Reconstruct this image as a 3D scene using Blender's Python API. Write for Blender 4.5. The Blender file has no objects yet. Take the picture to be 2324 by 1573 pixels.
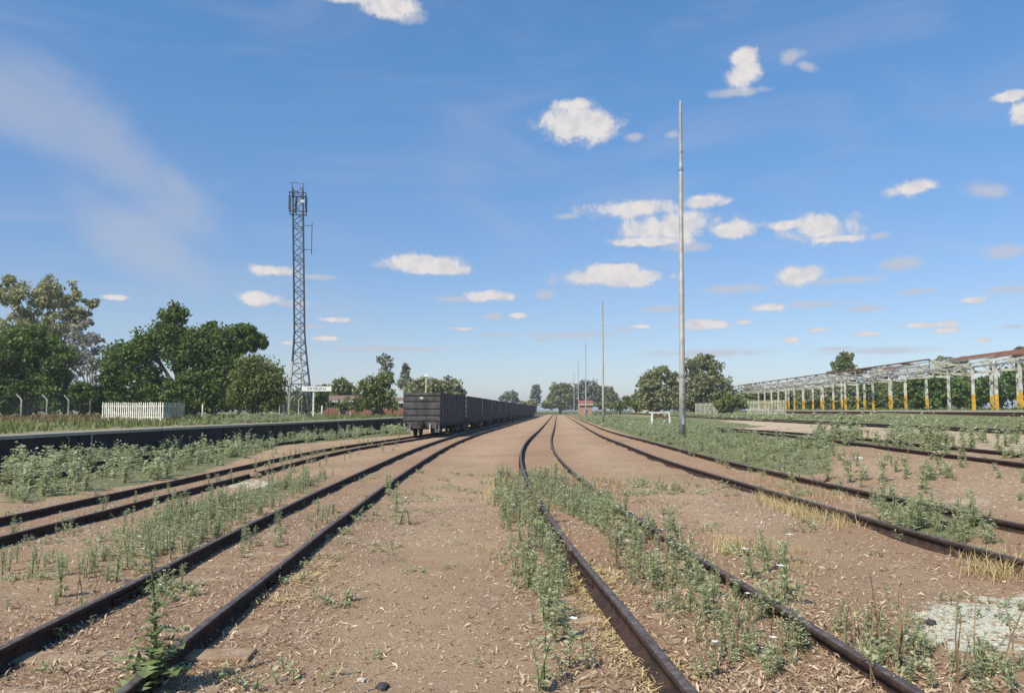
import bpy, math, random
import numpy as np
R = math.radians
rng = np.random.default_rng(7)
random.seed(7)

# ------------------------------------------------------------------ camera, sun, sky
EYE = 1.68
FPX, CX, CY = 800.0, 512.0, 346.0
PITCH = math.atan(63.5 / FPX)
sc = bpy.context.scene
col = sc.collection
cam_d = bpy.data.cameras.new('camera'); cam = bpy.data.objects.new('camera', cam_d); col.objects.link(cam)
cam_d.sensor_width = 36.0; cam_d.lens = 36.0 * FPX / 1024.0
cam_d.clip_start = 0.1; cam_d.clip_end = 12000
cam.location = (0, 0, EYE); cam.rotation_euler = (math.pi / 2 + PITCH, 0, 0)
sc.camera = cam
sc.view_settings.view_transform = 'Standard'; sc.view_settings.look = 'None'
sc.view_settings.exposure = 0.2; sc.view_settings.gamma = 1.0

SUN_EL, SUN_AZ = R(47), R(-137)        # azimuth clockwise from +Y (view direction): sun to the left, a little behind
sund = (math.sin(SUN_AZ) * math.cos(SUN_EL), math.cos(SUN_AZ) * math.cos(SUN_EL), math.sin(SUN_EL))
sl = bpy.data.lights.new('sun', 'SUN'); sl.energy = 5.0; sl.angle = R(0.5); sl.color = (1.0, 0.935, 0.80)
so = bpy.data.objects.new('sun', sl); col.objects.link(so)
from mathutils import Vector
so.rotation_euler = Vector(sund).to_track_quat('Z', 'Y').to_euler(); so.location = (-30, -10, 40)
SKY_STRENGTH = 0.105
HAZE = 0.00042

def ray(u, v):
    x = (u - CX) / FPX; y = (CY - v) / FPX
    c, s = math.cos(PITCH), math.sin(PITCH)
    return np.array([x, c - y * s, s + y * c])
def azel(u, v):
    d = ray(u, v); d = d / np.linalg.norm(d)
    return math.atan2(d[0], d[1]), math.asin(d[2])
D = 1024.0 / 2324.0                     # survey sheet units -> frame units

w = bpy.data.worlds.new("World"); sc.world = w; w.use_nodes = True
nt = w.node_tree; N = nt.nodes; L = nt.links; N.clear()
def nd(tree, t, **kw):
    n = tree.nodes.new(t)
    for k, v in kw.items():
        if k == 'ins':
            for kk, vv in v.items(): n.inputs[kk].default_value = vv
        else: setattr(n, k, v)
    return n
def mth(tree, op, a, b=None, c=None, clamp=False):
    n = tree.nodes.new('ShaderNodeMath'); n.operation = op; n.use_clamp = clamp
    for i, x in enumerate((a, b, c)):
        if x is None: continue
        if isinstance(x, (int, float)): n.inputs[i].default_value = x
        else: tree.links.new(x, n.inputs[i])
    return n.outputs[0]
wout = N.new('ShaderNodeOutputWorld'); bg = N.new('ShaderNodeBackground'); bg.inputs['Strength'].default_value = SKY_STRENGTH
L.new(bg.outputs[0], wout.inputs['Surface'])
sky = N.new('ShaderNodeTexSky'); sky.sky_type = 'NISHITA'; sky.sun_disc = False
sky.sun_elevation = SUN_EL; sky.sun_rotation = SUN_AZ
sky.altitude = 1200; sky.air_density = 1.0; sky.dust_density = 0.7; sky.ozone_density = 1.6
tc = N.new('ShaderNodeTexCoord'); sep = N.new('ShaderNodeSeparateXYZ'); L.new(tc.outputs['Generated'], sep.inputs[0])
az = mth(nt, 'ARCTAN2', sep.outputs[0], sep.outputs[1]); el = mth(nt, 'ARCSINE', sep.outputs[2])
P = N.new('ShaderNodeCombineXYZ'); L.new(az, P.inputs[0]); L.new(el, P.inputs[1])
Pv = P.outputs[0]
def noise(tree, vec, scale, detail=5, rough=0.55, dist=0.0):
    n = tree.nodes.new('ShaderNodeTexNoise'); n.inputs['Scale'].default_value = scale
    n.inputs['Detail'].default_value = detail; n.inputs['Roughness'].default_value = rough; n.inputs['Distortion'].default_value = dist
    if vec is not None: tree.links.new(vec, n.inputs['Vector'])
    return n.outputs['Fac']
def cloud_min(lst):
    cur = None
    for (x, y, a, b, *rot) in lst:
        a0, e0 = azel(x * D, y * D); a1, _ = azel((x + a) * D, y * D); _, e1 = azel(x * D, (y - b) * D)
        m = N.new('ShaderNodeMapping'); m.vector_type = 'TEXTURE'
        m.inputs['Location'].default_value = (a0, e0, 0); m.inputs['Rotation'].default_value = (0, 0, R(rot[0]) if rot else 0)
        m.inputs['Scale'].default_value = (abs(a1 - a0), abs(e1 - e0), 1e6)
        cb_ = N.new('ShaderNodeCombineXYZ'); L.new(az, cb_.inputs[0]); L.new(el, cb_.inputs[1])
        if cur is not None: L.new(cur, cb_.inputs[2])
        L.new(cb_.outputs[0], m.inputs['Vector'])
        ln = N.new('ShaderNodeVectorMath'); ln.operation = 'LENGTH'; L.new(m.outputs[0], ln.inputs[0])
        if cur is None: cur = ln.outputs['Value']
        else:
            n = N.new('ShaderNodeMath'); n.operation = 'SMOOTH_MIN'; n.inputs[2].default_value = 0.25
            L.new(cur, n.inputs[0]); L.new(ln.outputs['Value'], n.inputs[1]); cur = n.outputs[0]
    return cur
CUM = [(1325,278,112,46),(1300,238,60,16),(1690,172,42,30),(1688,128,32,22),(1430,473,125,25),(1600,455,55,18),
 (1530,515,140,38),(1650,520,58,22),(1480,547,110,13),(1875,515,95,38),(1795,508,60,12),(1895,541,75,10),(2068,426,60,20),
 (1395,629,145,23),(1400,610,70,15),(1815,624,66,25),(960,598,95,22),(1000,612,75,12),(620,613,72,16),(592,676,52,18),
 (1110,671,68,14),(255,674,44,8),(1745,697,50,12),(1590,738,75,14),(1690,730,28,9),(760,725,40,8),(740,767,36,7),(655,778,20,5),
 (1175,715,24,8),(2100,737,75,10),(2140,750,36,8),(2205,680,36,9),(1855,747,26,7),(1797,770,20,7),(1975,757,40,6),(2230,770,26,6),
 (790,-6,150,18),(880,16,72,28),(2300,216,50,16),(2318,258,34,30),(1450,740,25,5),(1050,745,30,5)]
FNT = [(1440,310,26,12),(1525,305,22,12),(1680,208,70,12),(1795,128,34,18),(1830,150,34,14,-30),(1290,490,26,8),(1995,535,30,10),
 (2240,432,56,20,-15),(1900,636,110,11),(2050,598,60,18),(2290,570,60,20),(720,628,60,8),(660,688,60,9),(1040,678,60,8),
 (1235,668,32,14),(1120,718,30,10),(930,40,40,18),(1235,770,30,5),(1660,655,90,14),(1560,560,70,12),(1850,690,110,10),(700,740,50,6),
 (1960,700,70,9),(2290,655,60,10),(2080,660,50,7),(1500,700,60,8),(1420,745,40,6),(1900,790,50,6),(2300,740,40,8),(1130,760,60,6),(1300,760,120,9),(1600,800,160,10),(2000,795,180,10),(900,790,160,8),(450,760,90,7)]
nz = noise(nt, Pv, 30, 8, 0.66, 0.5)
nz2 = noise(nt, Pv, 9, 3, 0.5, 0.2)
dsum = mth(nt, 'ADD', mth(nt, 'MULTIPLY', mth(nt, 'SUBTRACT', nz, 0.5), 2.1), mth(nt, 'MULTIPLY', mth(nt, 'SUBTRACT', nz2, 0.5), 0.7))
def mapr(tree, x, a, b, c=0.0, d=1.0, smooth=True):
    n = tree.nodes.new('ShaderNodeMapRange'); n.interpolation_type = 'SMOOTHSTEP' if smooth else 'LINEAR'
    tree.links.new(x, n.inputs[0]); n.inputs[1].default_value = a; n.inputs[2].default_value = b
    n.inputs[3].default_value = c; n.inputs[4].default_value = d
    return n.outputs[0]
c1 = mapr(nt, mth(nt, 'ADD', cloud_min(CUM), dsum), 1.2, 0.45)
c2 = mapr(nt, mth(nt, 'ADD', cloud_min(FNT), dsum), 1.25, 0.2, 0, 0.72)
CIR = [(250,340,360,95,-36),(330,550,250,75,-30),(60,250,260,90,-26),(400,420,120,60,-40)]
nz3 = noise(nt, Pv, 6, 6, 0.58, 0.6)
c3 = mapr(nt, mth(nt, 'ADD', cloud_min(CIR), mth(nt, 'MULTIPLY', mth(nt, 'SUBTRACT', nz3, 0.5), 2.0)), 1.4, 0.1, 0, 0.42)
mv = N.new('ShaderNodeMapping'); mv.inputs['Rotation'].default_value = (0, 0, R(24)); mv.inputs['Scale'].default_value = (2.2, 7.5, 1); L.new(Pv, mv.inputs['Vector'])
c4 = mapr(nt, noise(nt, mv.outputs[0], 1.6, 5, 0.55, 0.9), 0.42, 0.78, 0, 0.20)
front = mapr(nt, sep.outputs[1], 0.05, 0.15)
cl = mth(nt, 'MULTIPLY', mth(nt, 'MAXIMUM', mth(nt, 'MAXIMUM', c1, c2), mth(nt, 'MAXIMUM', c3, c4)), front)
# cloud tone: sun side brighter by the clump noise
ctone = N.new('ShaderNodeMix'); ctone.data_type = 'RGBA'
k = 1.0 / SKY_STRENGTH
ctone.inputs['A'].default_value = (0.50 * k, 0.50 * k, 0.55 * k, 1); ctone.inputs['B'].default_value = (0.70 * k, 0.67 * k, 0.66 * k, 1)
L.new(mth(nt, 'MULTIPLY', mapr(nt, c1, 0.1, 0.9), mapr(nt, noise(nt, Pv, 55, 5, 0.6, 0.3), 0.30, 0.62, 0.35, 1.0)), ctone.inputs['Factor'])
tint = N.new('ShaderNodeMix'); tint.data_type = 'RGBA'; tint.blend_type = 'MULTIPLY'; tint.inputs['Factor'].default_value = 1.0
tup = N.new('ShaderNodeMix'); tup.data_type = 'RGBA'; L.new(mapr(nt, el, 0.0, 0.5), tup.inputs['Factor'])
tup.inputs['A'].default_value = (0.86, 0.87, 0.96, 1); tup.inputs['B'].default_value = (0.80, 1.26, 1.52, 1); L.new(tup.outputs['Result'], tint.inputs['B'])
L.new(sky.outputs[0], tint.inputs['A'])
mx = N.new('ShaderNodeMix'); mx.data_type = 'RGBA'
L.new(cl, mx.inputs['Factor']); L.new(tint.outputs['Result'], mx.inputs['A']); L.new(ctone.outputs['Result'], mx.inputs['B'])
L.new(mx.outputs['Result'], bg.inputs['Color'])

# ------------------------------------------------------------------ helpers
def tag(o, label=None, cat=None, group=None, kind=None):
    if label: o['label'] = label
    if cat: o['category'] = cat
    if group: o['group'] = group
    if kind: o['kind'] = kind
    return o
def empty(name, loc, rz=0, label=None, cat=None, group=None):
    o = bpy.data.objects.new(name, None); col.objects.link(o); o.location = loc; o.rotation_euler = (0, 0, rz)
    o.empty_display_size = 0.2
    return tag(o, label, cat, group)
def link(name, me, parent=None):
    o = bpy.data.objects.new(name, me); col.objects.link(o)
    if parent is not None: o.parent = parent
    return o
def copy_tree(o, parent=None):
    c = o.copy(); col.objects.link(c)
    if parent is not None: c.parent = parent
    for ch in list(o.children): copy_tree(ch, c)
    return c
class MB:
    def __init__(s): s.v = []; s.f = []; s.m = []
    def add(s, vs, fs, m=0):
        b = len(s.v); s.v.extend([tuple(map(float, p)) for p in vs]); s.f.extend([tuple(i + b for i in f) for f in fs]); s.m.extend([m] * len(fs))
    def box(s, x0, x1, y0, y1, z0, z1, m=0):
        s.add([(x0,y0,z0),(x1,y0,z0),(x1,y1,z0),(x0,y1,z0),(x0,y0,z1),(x1,y0,z1),(x1,y1,z1),(x0,y1,z1)],
              [(0,3,2,1),(4,5,6,7),(0,1,5,4),(1,2,6,5),(2,3,7,6),(3,0,4,7)], m)
    def bar(s, p, q, a, b=None, m=0):
        p = Vector(p); q = Vector(q); b = b or a; d = (q - p)
        if d.length < 1e-6: return
        d.normalize(); up = Vector((0, 0, 1)) if abs(d.z) < 0.95 else Vector((0, 1, 0))
        x = d.cross(up).normalized() * a / 2; y = x.cross(d).normalized() * b / 2
        vs = [p - x - y, p + x - y, p + x + y, p - x + y, q - x - y, q + x - y, q + x + y, q - x + y]
        s.add(vs, [(0,1,2,3),(7,6,5,4),(0,4,5,1),(1,5,6,2),(2,6,7,3),(3,7,4,0)], m)
    def tube(s, pts, rad, n=8, m=0, cap=True):
        pts = [Vector(p) for p in pts]; k0 = len(s.v); rings = []
        vs = []; fs = []
        ref = None
        for i, p in enumerate(pts):
            d = (pts[min(i + 1, len(pts) - 1)] - pts[max(i - 1, 0)]).normalized()
            if ref is None: ref = Vector((1, 0, 0)) if abs(d.x) < 0.9 else Vector((0, 1, 0))
            x = (ref - d * ref.dot(d)).normalized(); y = d.cross(x); ref = x
            r = rad[i] if hasattr(rad, '__len__') else rad
            for j in range(n):
                a = 2 * math.pi * j / n; vs.append(p + (x * math.cos(a) + y * math.sin(a)) * r)
        for i in range(len(pts) - 1):
            for j in range(n):
                a = i * n + j; b = i * n + (j + 1) % n; fs.append((a, b, b + n, a + n))
        if cap: fs.append(tuple(range(n - 1, -1, -1))); fs.append(tuple((len(pts) - 1) * n + j for j in range(n)))
        s.add(vs, fs, m)
    def mesh(s, name, mats, smooth=False):
        me = bpy.data.meshes.new(name); me.from_pydata(s.v, [], s.f)
        for m in (mats if isinstance(mats, (list, tuple)) else [mats]): me.materials.append(m)
        me.polygons.foreach_set('material_index', s.m)
        if smooth: me.polygons.foreach_set('use_smooth', [True] * len(s.f))
        me.update(); return me
    def build(s, name, mats, parent=None, smooth=False):
        return link(name, s.mesh(name, mats, smooth), parent)
def quad_mesh(name, V, mats, var=None, mi=None):
    """V: (n,4,3) corner array."""
    n = len(V); me = bpy.data.meshes.new(name)
    me.vertices.add(n * 4); me.vertices.foreach_set('co', np.ascontiguousarray(V, dtype=np.float32).ravel())
    me.loops.add(n * 4); me.loops.foreach_set('vertex_index', np.arange(n * 4, dtype=np.int32))
    me.polygons.add(n); me.polygons.foreach_set('loop_start', np.arange(0, n * 4, 4, dtype=np.int32))
    for m in (mats if isinstance(mats, (list, tuple)) else [mats]): me.materials.append(m)
    if mi is not None: me.polygons.foreach_set('material_index', np.asarray(mi, dtype=np.int32))
    if var is not None:
        at = me.attributes.new('var', 'FLOAT', 'FACE'); at.data.foreach_set('value', np.asarray(var, dtype=np.float32))
    me.update(calc_edges=True); me.validate(); return me

# ------------------------------------------------------------------ materials
def mat(name, rgb, rough=0.8, var=0.0, scale=4.0, bump=0.0, bscale=40.0, metal=0.0, rgb2=None, detail=6, spec=0.4, lo=0.35, hi=0.65, attr=False, trans=0.0, obj=True):
    m = bpy.data.materials.new(name); m.use_nodes = True; t = m.node_tree; b = t.nodes['Principled BSDF']
    b.inputs['Roughness'].default_value = rough; b.inputs['Metallic'].default_value = metal
    b.inputs['Specular IOR Level'].default_value = spec
    tcn = t.nodes.new('ShaderNodeTexCoord'); vec = tcn.outputs['Object']
    if rgb2 is None: rgb2 = tuple(c * (1 - var) for c in rgb)
    mxn = t.nodes.new('ShaderNodeMix'); mxn.data_type = 'RGBA'
    mxn.inputs['A'].default_value = (*rgb, 1); mxn.inputs['B'].default_value = (*rgb2, 1)
    if attr:
        an = t.nodes.new('ShaderNodeAttribute'); an.attribute_name = 'var'; t.links.new(an.outputs['Fac'], mxn.inputs['Factor'])
    else:
        f = noise(t, vec, scale, detail, 0.6); t.links.new(mapr(t, f, lo, hi), mxn.inputs['Factor'])
    t.links.new(mxn.outputs['Result'], b.inputs['Base Color'])
    if bump:
        bn = t.nodes.new('ShaderNodeBump'); bn.inputs['Strength'].default_value = bump; bn.inputs['Distance'].default_value = 0.02
        t.links.new(noise(t, vec, bscale, 5, 0.6), bn.inputs['Height']); t.links.new(bn.outputs[0], b.inputs['Normal'])
    if trans:
        tr = t.nodes.new('ShaderNodeBsdfTranslucent'); t.links.new(mxn.outputs['Result'], tr.inputs['Color'])
        ms = t.nodes.new('ShaderNodeMixShader'); ms.inputs[0].default_value = trans
        t.links.new(b.outputs[0], ms.inputs[1]); t.links.new(tr.outputs[0], ms.inputs[2])
        t.links.new(ms.outputs[0], t.nodes['Material Output'].inputs['Surface'])
    return m
def leafmat(name, a, b, tr=0.34): return mat(name, a, 0.55, rgb2=b, attr=True, trans=tr, spec=0.25)
M_weed = leafmat('weed_leaf', (0.35, 0.395, 0.215), (0.57, 0.59, 0.38), .45)
M_weedg = leafmat('weed_leaf_green', (0.20, 0.25, 0.10), (0.34, 0.38, 0.19), .35)
M_stem = mat('weed_stem', (0.22, 0.24, 0.10), 0.7, 0.3)
M_flower = mat('white_petal', (0.8, 0.8, 0.74), 0.6, 0.1, trans=0.2)
M_yellow = leafmat('dry_yellow_stem', (0.50, 0.38, 0.15), (0.60, 0.49, 0.27), 0.25)
M_straw = leafmat('straw', (0.42, 0.30, 0.15), (0.50, 0.38, 0.21), 0.2)
M_grass = leafmat('short_grass', (0.14, 0.17, 0.05), (0.26, 0.27, 0.10))
M_redgrass = leafmat('reddish_seed_grass', (0.20, 0.11, 0.06), (0.30, 0.19, 0.10))
M_rail = mat('rusted_rail_side', (0.07, 0.042, 0.032), 0.8, rgb2=(0.034, 0.024, 0.023), scale=9, bump=0.4, bscale=60, spec=0.12)
M_railtop = mat('worn_rail_top', (0.15, 0.125, 0.12), 0.6, rgb2=(0.075, 0.055, 0.05), scale=14, metal=0.15, bump=.2, spec=.25)
M_sleeper = mat('weathered_sleeper', (0.36, 0.26, 0.17), 0.9, rgb2=(0.24, 0.16, 0.10), scale=7, bump=0.4, bscale=30)
M_chip = leafmat('dry_litter', (0.22, 0.13, 0.075), (0.62, 0.49, 0.34), 0.05)
M_stone = leafmat('loose_stone', (0.17, 0.12, 0.09), (0.40, 0.33, 0.26), 0.0)
M_wagon = mat('grey_wagon_paint', (0.082, 0.079, 0.075), 0.8, rgb2=(0.04, 0.036, 0.032), scale=2.2, bump=0.1)
M_wagdark = mat('wagon_underframe_black', (0.022, 0.02, 0.02), 0.75, 0.3)
M_white = mat('white_paint_weathered', (0.74, 0.72, 0.64), 0.6, rgb2=(0.55, 0.51, 0.42), scale=3)
M_board = mat('white_enamel_board', (0.8, 0.79, 0.78), 0.45, 0.08)
M_black = mat('black_lettering', (0.02, 0.02, 0.02), 0.5, 0.1)
M_cream = mat('cream_pale_green_paint', (0.52, 0.53, 0.40), 0.65, rgb2=(0.30, 0.26, 0.19), scale=1.7)
M_shedwhite = mat('flaking_white_steel', (0.60, 0.59, 0.53), 0.65, rgb2=(0.24, 0.20, 0.16), scale=2.2, lo=0.42, hi=0.66)
M_shedyel = mat('ochre_post_paint', (0.66, 0.40, 0.035), 0.6, rgb2=(0.46, 0.26, 0.05), scale=3)
M_shedblue = mat('weathered_grey_steel', (0.34, 0.34, 0.36), 0.6, rgb2=(0.20, 0.18, 0.17), scale=2)
M_rust = mat('rusted_sheet', (0.19, 0.085, 0.05), 0.85, rgb2=(0.10, 0.05, 0.036), scale=1.6, lo=.45, hi=.6, bump=0.2)
M_pole = mat('galvanised_pole', (0.35, 0.345, 0.325), 0.6, rgb2=(0.26, 0.235, 0.205), scale=1.5, metal=0.1)
M_tower = mat('dark_galvanised_lattice', (0.04, 0.05, 0.075), 0.65, rgb2=(0.07, 0.08, 0.10), scale=0.8, metal=0.3)
M_concrete = mat('pale_concrete', (0.42, 0.40, 0.35), 0.85, rgb2=(0.32, 0.30, 0.25), scale=3, bump=0.2)
M_platwall = mat('shade_dark_platform_wall', (0.034, 0.03, 0.027), 0.9, rgb2=(0.018, 0.017, 0.016), scale=0.9, bump=0.5, bscale=6)  # near-black base colour holds the shade of the wall's sunless face
M_bark = mat('brown_bark', (0.12, 0.095, 0.07), 0.9, 0.4, bump=0.4, bscale=12)
M_palebark = mat('pale_gum_bark', (0.42, 0.38, 0.32), 0.8, rgb2=(0.25, 0.22, 0.18))
M_brick = mat('red_brick', (0.26, 0.11, 0.075), 0.85, rgb2=(0.20, 0.085, 0.06), scale=2)
M_orange = mat('orange_plaster', (0.42, 0.26, 0.17), 0.85, 0.25)
M_dark = mat('dark_opening', (0.02, 0.02, 0.022), 0.6, 0.2)
M_glass = mat('dusty_glass', (0.05, 0.06, 0.07), 0.15, 0.2)
M_roof = mat('brown_tin_roof', (0.24, 0.15, 0.11), 0.7, 0.3)
M_wire = mat('fence_wire', (0.16, 0.16, 0.15), 0.6, 0.2)

# ------------------------------------------------------------------ the lie of the land (track centre lines surveyed as X at distance Y)
def curve(pts):
    ys = np.array([p[0] for p in pts], float); xs = np.array([p[1] for p in pts], float)
    n = len(ys); h = np.diff(ys); A = np.zeros((n, n)); r = np.zeros(n)          # natural cubic spline
    A[0, 0] = A[-1, -1] = 1
    for i in range(1, n - 1):
        A[i, i - 1] = h[i - 1]; A[i, i] = 2 * (h[i - 1] + h[i]); A[i, i + 1] = h[i]
        r[i] = 6 * ((xs[i + 1] - xs[i]) / h[i] - (xs[i] - xs[i - 1]) / h[i - 1])
    M = np.linalg.solve(A, r)
    def f(y):
        y = np.asarray(y, float); yc = np.clip(y, ys[0], ys[-1]); i = np.clip(np.searchsorted(ys, yc) - 1, 0, n - 2)
        a = (ys[i + 1] - yc) / h[i]; b = 1 - a
        v = a * xs[i] + b * xs[i + 1] + ((a**3 - a) * M[i] + (b**3 - b) * M[i + 1]) * h[i]**2 / 6
        s1 = (xs[-1] - xs[-2]) / h[-1]; s0 = (xs[1] - xs[0]) / h[0]
        return v + np.where(y > ys[-1], (y - ys[-1]) * s1, 0) + np.where(y < ys[0], (y - ys[0]) * s0, 0)
    return f
TL1 = curve([(-10,-1.9),(0,-2.47),(6.1,-2.81),(14,-3.12),(25,-3.33),(37,-3.32),(53,-2.75),(74,-1.5),(95,-0.2),(140,2.7),(200,6.4),(302,12.4),(450,21)])
TL2 = curve([(-10,-6.1),(0,-6.5),(14.3,-7.1),(24,-7.33),(35,-7.2),(44,-6.3),(52,-5.5),(70,-4.1),(95,-2.8),(140,0.1),(200,3.8),(302,9.8),(450,18.4)])
TR1 = curve([(-10,2.4),(0,1.74),(5.56,1.37),(9.35,1.13),(15,0.91),(18.7,0.83),(23.2,0.82),(32,1.02),(42,1.48),(59,2.45),(100,4.8),(284,15.2),(450,24.7)])
TR2 = curve([(-10,6.2),(0,5.4),(7,4.84),(12.5,4.60),(20,4.45),(28.5,4.68),(40,5.2),(54,6.1),(100,8.8),(284,19.2),(450,28.6)])
TR3 = curve([(-10,9.6),(5,9.15),(16,9.3),(26,9.9),(40,11.0),(60,12.7),(100,15.6),(284,26),(450,35)])
TR4 = curve([(-10,16.2),(0,16),(60,19.6),(100,22),(284,33),(450,43)])
TL3 = curve([(-10,-11.0),(0,-11.3),(14,-11.8),(24,-12.0),(36,-11.8),(52,-10.4),(80,-8.5),(140,-4.9)])
EDGE = curve([(-20,-13.6),(0,-14.0),(22.5,-14.4),(36,-14.1),(45,-13.3),(80,-10.8),(140,-7.4),(160,-6.2)])   # left platform edge
PLAT = 0.95
SHX, SHT, SHZ = 36.0, 0.06, 1.66                                                                        # goods platform line
def zg(x, y):
    x = np.asarray(x, float); y = np.asarray(y, float)
    xp = x - TR1(y)
    near = np.interp(xp, [-2.6, 0, 3.5, 8.3, 15, 25], [0, 0.15, 0.335, 0.75, 0.9, 1.0])
    far = np.interp(xp, [4, 10, 18, 26], [0, 0.3, 0.9, 1.0])
    t = np.clip((y - 22) / 50, 0, 1); t = t * t * (3 - 2 * t)
    z = near * (1 - t) + far * t
    fade = np.clip((y - 240) / 300, 0, 1); z = z * (1 - fade)
    z = z - 0.07 * np.exp(-((x - TL2(y)) / 1.6) ** 2) * np.clip((y - 5) / 15, 0, 1)
    e = EDGE(y)
    k2 = np.clip((e - 0.5 - x) / 0.6, 0, 1) * (y < 175)
    z = z * (1 - k2) + (PLAT - 0.03) * k2
    e2 = SHX - 3.4 + SHT * y
    k3 = np.clip((x - e2 - 0.5) / 0.6, 0, 1) * (y < 230) * (y > 20)
    z = z * (1 - k3) + (SHZ - 0.03) * k3
    und = 0.010 * np.sin(x * 1.7 + 0.6 * np.sin(y * 0.9)) * np.sin(y * 1.3 + 0.5) + 0.008 * np.sin(x * 4.1 + y * 2.3)
    return z + und * (1 - k2) * (1 - k3)
def zr(x, y): return zg(x, y)
def proj(X, Y, Z):
    c, s = math.cos(PITCH), math.sin(PITCH)
    dz = Z - EYE; fw = Y * c + dz * s; up = -Y * s + dz * c
    fw = np.where(np.abs(fw) < 1e-6, 1e-6, fw)
    return CX + FPX * X / fw, CY - FPX * up / fw, fw
def at(u, v, Y):
    d = ray(u, v); k = Y / d[1]; return Vector((d[0] * k, Y, EYE + d[2] * k))
def hit(u, v):
    d = ray(u, v); t = 2.0; p = t
    while t < 3000:
        q = d * t
        if EYE + q[2] <= float(zg(q[0], q[1])):
            a, b = p, t
            for _ in range(30):
                m_ = (a + b) / 2; q = d * m_
                if EYE + q[2] <= float(zg(q[0], q[1])): b = m_
                else: a = m_
            q = d * b; return Vector((q[0], q[1], EYE + q[2]))
        p = t; t *= 1.01
    q = d * 400; return Vector((q[0], q[1], 0))
def inpoly(px, py, poly):
    ins = np.zeros(px.shape, bool); n = len(poly)
    for i in range(n):
        x0, y0 = poly[i]; x1, y1 = poly[(i + 1) % n]
        if y0 == y1: continue
        c = ((y0 > py) != (y1 > py)) & (px < (x1 - x0) * (py - y0) / (y1 - y0) + x0)
        ins ^= c
    return ins
def zone(poly, n, ymax=400, ymin=3.0):
    """n points spread evenly over the ground area covered by a surveyed outline (sheet units)."""
    P_ = [(x * D, y * D) for x, y in poly]
    hs = [hit(x, max(y, 411.5)) for x, y in P_]
    x0 = min(h.x for h in hs) - .5; x1 = max(h.x for h in hs) + .5
    y0 = max(min(h.y for h in hs) - .5, ymin); y1 = min(max(h.y for h in hs) + 1, ymax)
    out = []; tot = 0
    for _ in range(60):
        X = rng.uniform(x0, x1, 4000); Y = rng.uniform(y0, y1, 4000)
        u, v, _f = proj(X, Y, zg(X, Y)); ok = inpoly(u, v, P_)
        out.append(np.stack([X[ok], Y[ok]], 1)); tot += ok.sum()
        if tot >= n: break
    a = np.concatenate(out); return a[:n]

# ------------------------------------------------------------------ ground sheet
def axis(a, b, step, far0, far1, g=1.18):
    c = list(np.arange(a, b + 1e-6, step)); s = step; x = c[-1]
    while x < far1: s *= g; x += s; c.append(x)
    s = step; x = c[0]
    while x > far0: s *= g; x -= s; c.insert(0, x)
    return np.array(c)
GX = axis(-17, 16, 0.22, -4000, 4000); GY = axis(3, 40, 0.25, -60, 6000, 1.06)
GXX, GYY = np.meshgrid(GX, GY); GZ = zg(GXX, GYY)
nx, ny = len(GX), len(GY)
me = bpy.data.meshes.new('ground')
co = np.stack([GXX.ravel(), GYY.ravel(), GZ.ravel()], 1)
ii = np.arange(nx * ny).reshape(ny, nx)
fc = np.stack([ii[:-1, :-1].ravel(), ii[:-1, 1:].ravel(), ii[1:, 1:].ravel(), ii[1:, :-1].ravel()], 1)
me.vertices.add(len(co)); me.vertices.foreach_set('co', co.astype(np.float32).ravel())
me.loops.add(fc.size); me.loops.foreach_set('vertex_index', fc.astype(np.int32).ravel())
me.polygons.add(len(fc)); me.polygons.foreach_set('loop_start', np.arange(0, fc.size, 4, dtype=np.int32))
me.polygons.foreach_set('use_smooth', np.ones(len(fc), bool)); me.update(calc_edges=True)
PU, PV, PF = proj(co[:, 0], co[:, 1], co[:, 2])
def zmask(polys):
    m = np.zeros(len(co))
    for p in polys: m = np.maximum(m, inpoly(PU, PV, [(x * D, y * D) for x, y in p]) * (PF > 1))
    return m
def blur(m, k=2):
    a = m.reshape(ny, nx)
    for _ in range(k):
        b = np.pad(a, 1, mode='edge'); a = (b[1:-1, 1:-1] * 2 + b[:-2, 1:-1] + b[2:, 1:-1] + b[1:-1, :-2] + b[1:-1, 2:]) / 6
    return a.ravel()
XX, YY = co[:, 0], co[:, 1]
G_green = [[(1300,940),(1560,945),(1950,950),(2400,960),(2400,1035),(1900,1010),(1890,1060),(1900,1090),(1650,1050),(1500,1010),(1330,955)],
           [(0,1040),(300,960),(920,930),(930,985),(640,1010),(450,1075),(0,1150)],
           [(330,1180),(650,1085),(700,1100),(500,1190),(260,1260)],[(1190,1080),(1330,1120),(1440,1190),(1370,1200),(1250,1150)],
           [(1950,1110),(2240,1150),(2250,1230),(2050,1230)]]
green = blur(zmask(G_green), 2)
green = np.maximum(green, 0.95 * ((XX < EDGE(YY) - 1.6) & (YY < 175)))
green = np.maximum(green, 1.0 * ((XX - TR3(YY) > 6.2) & (YY > 10)))
xrel = XX - TR1(YY)
green = np.maximum(green, np.clip((YY - 105) / 70, 0, 1) * np.clip((np.abs(xrel + 1.0) - 6) / 5, 0, 1))
green = np.maximum(green, np.clip((YY - 260) / 60, 0, 1))
sand = np.maximum(blur(zmask([[(1600,950),(1760,955),(2000,970),(2324,985),(2400,1003),(2324,1012),(2000,998),(1760,970)]]), 1), 0.9 * ((XX - TR3(YY) > 1.3) & (XX - TR3(YY) < 5.6) & (YY > 8) & (YY < 48)))
sand = np.maximum(sand, blur(zmask([[(2080,1120),(2324,1130),(2324,1160),(2080,1145)]]), 1) * 0.6)
pale = blur(zmask([[(2120,1405),(2170,1365),(2330,1340),(2345,1465),(2200,1480),(2090,1430)]]), 2)
pale2 = blur(zmask([[(470,1098),(560,1082),(650,1090),(630,1105),(520,1112)]]), 2)
pale = np.maximum(pale, .42 * pale2)
bed = np.zeros(len(co))
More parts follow.
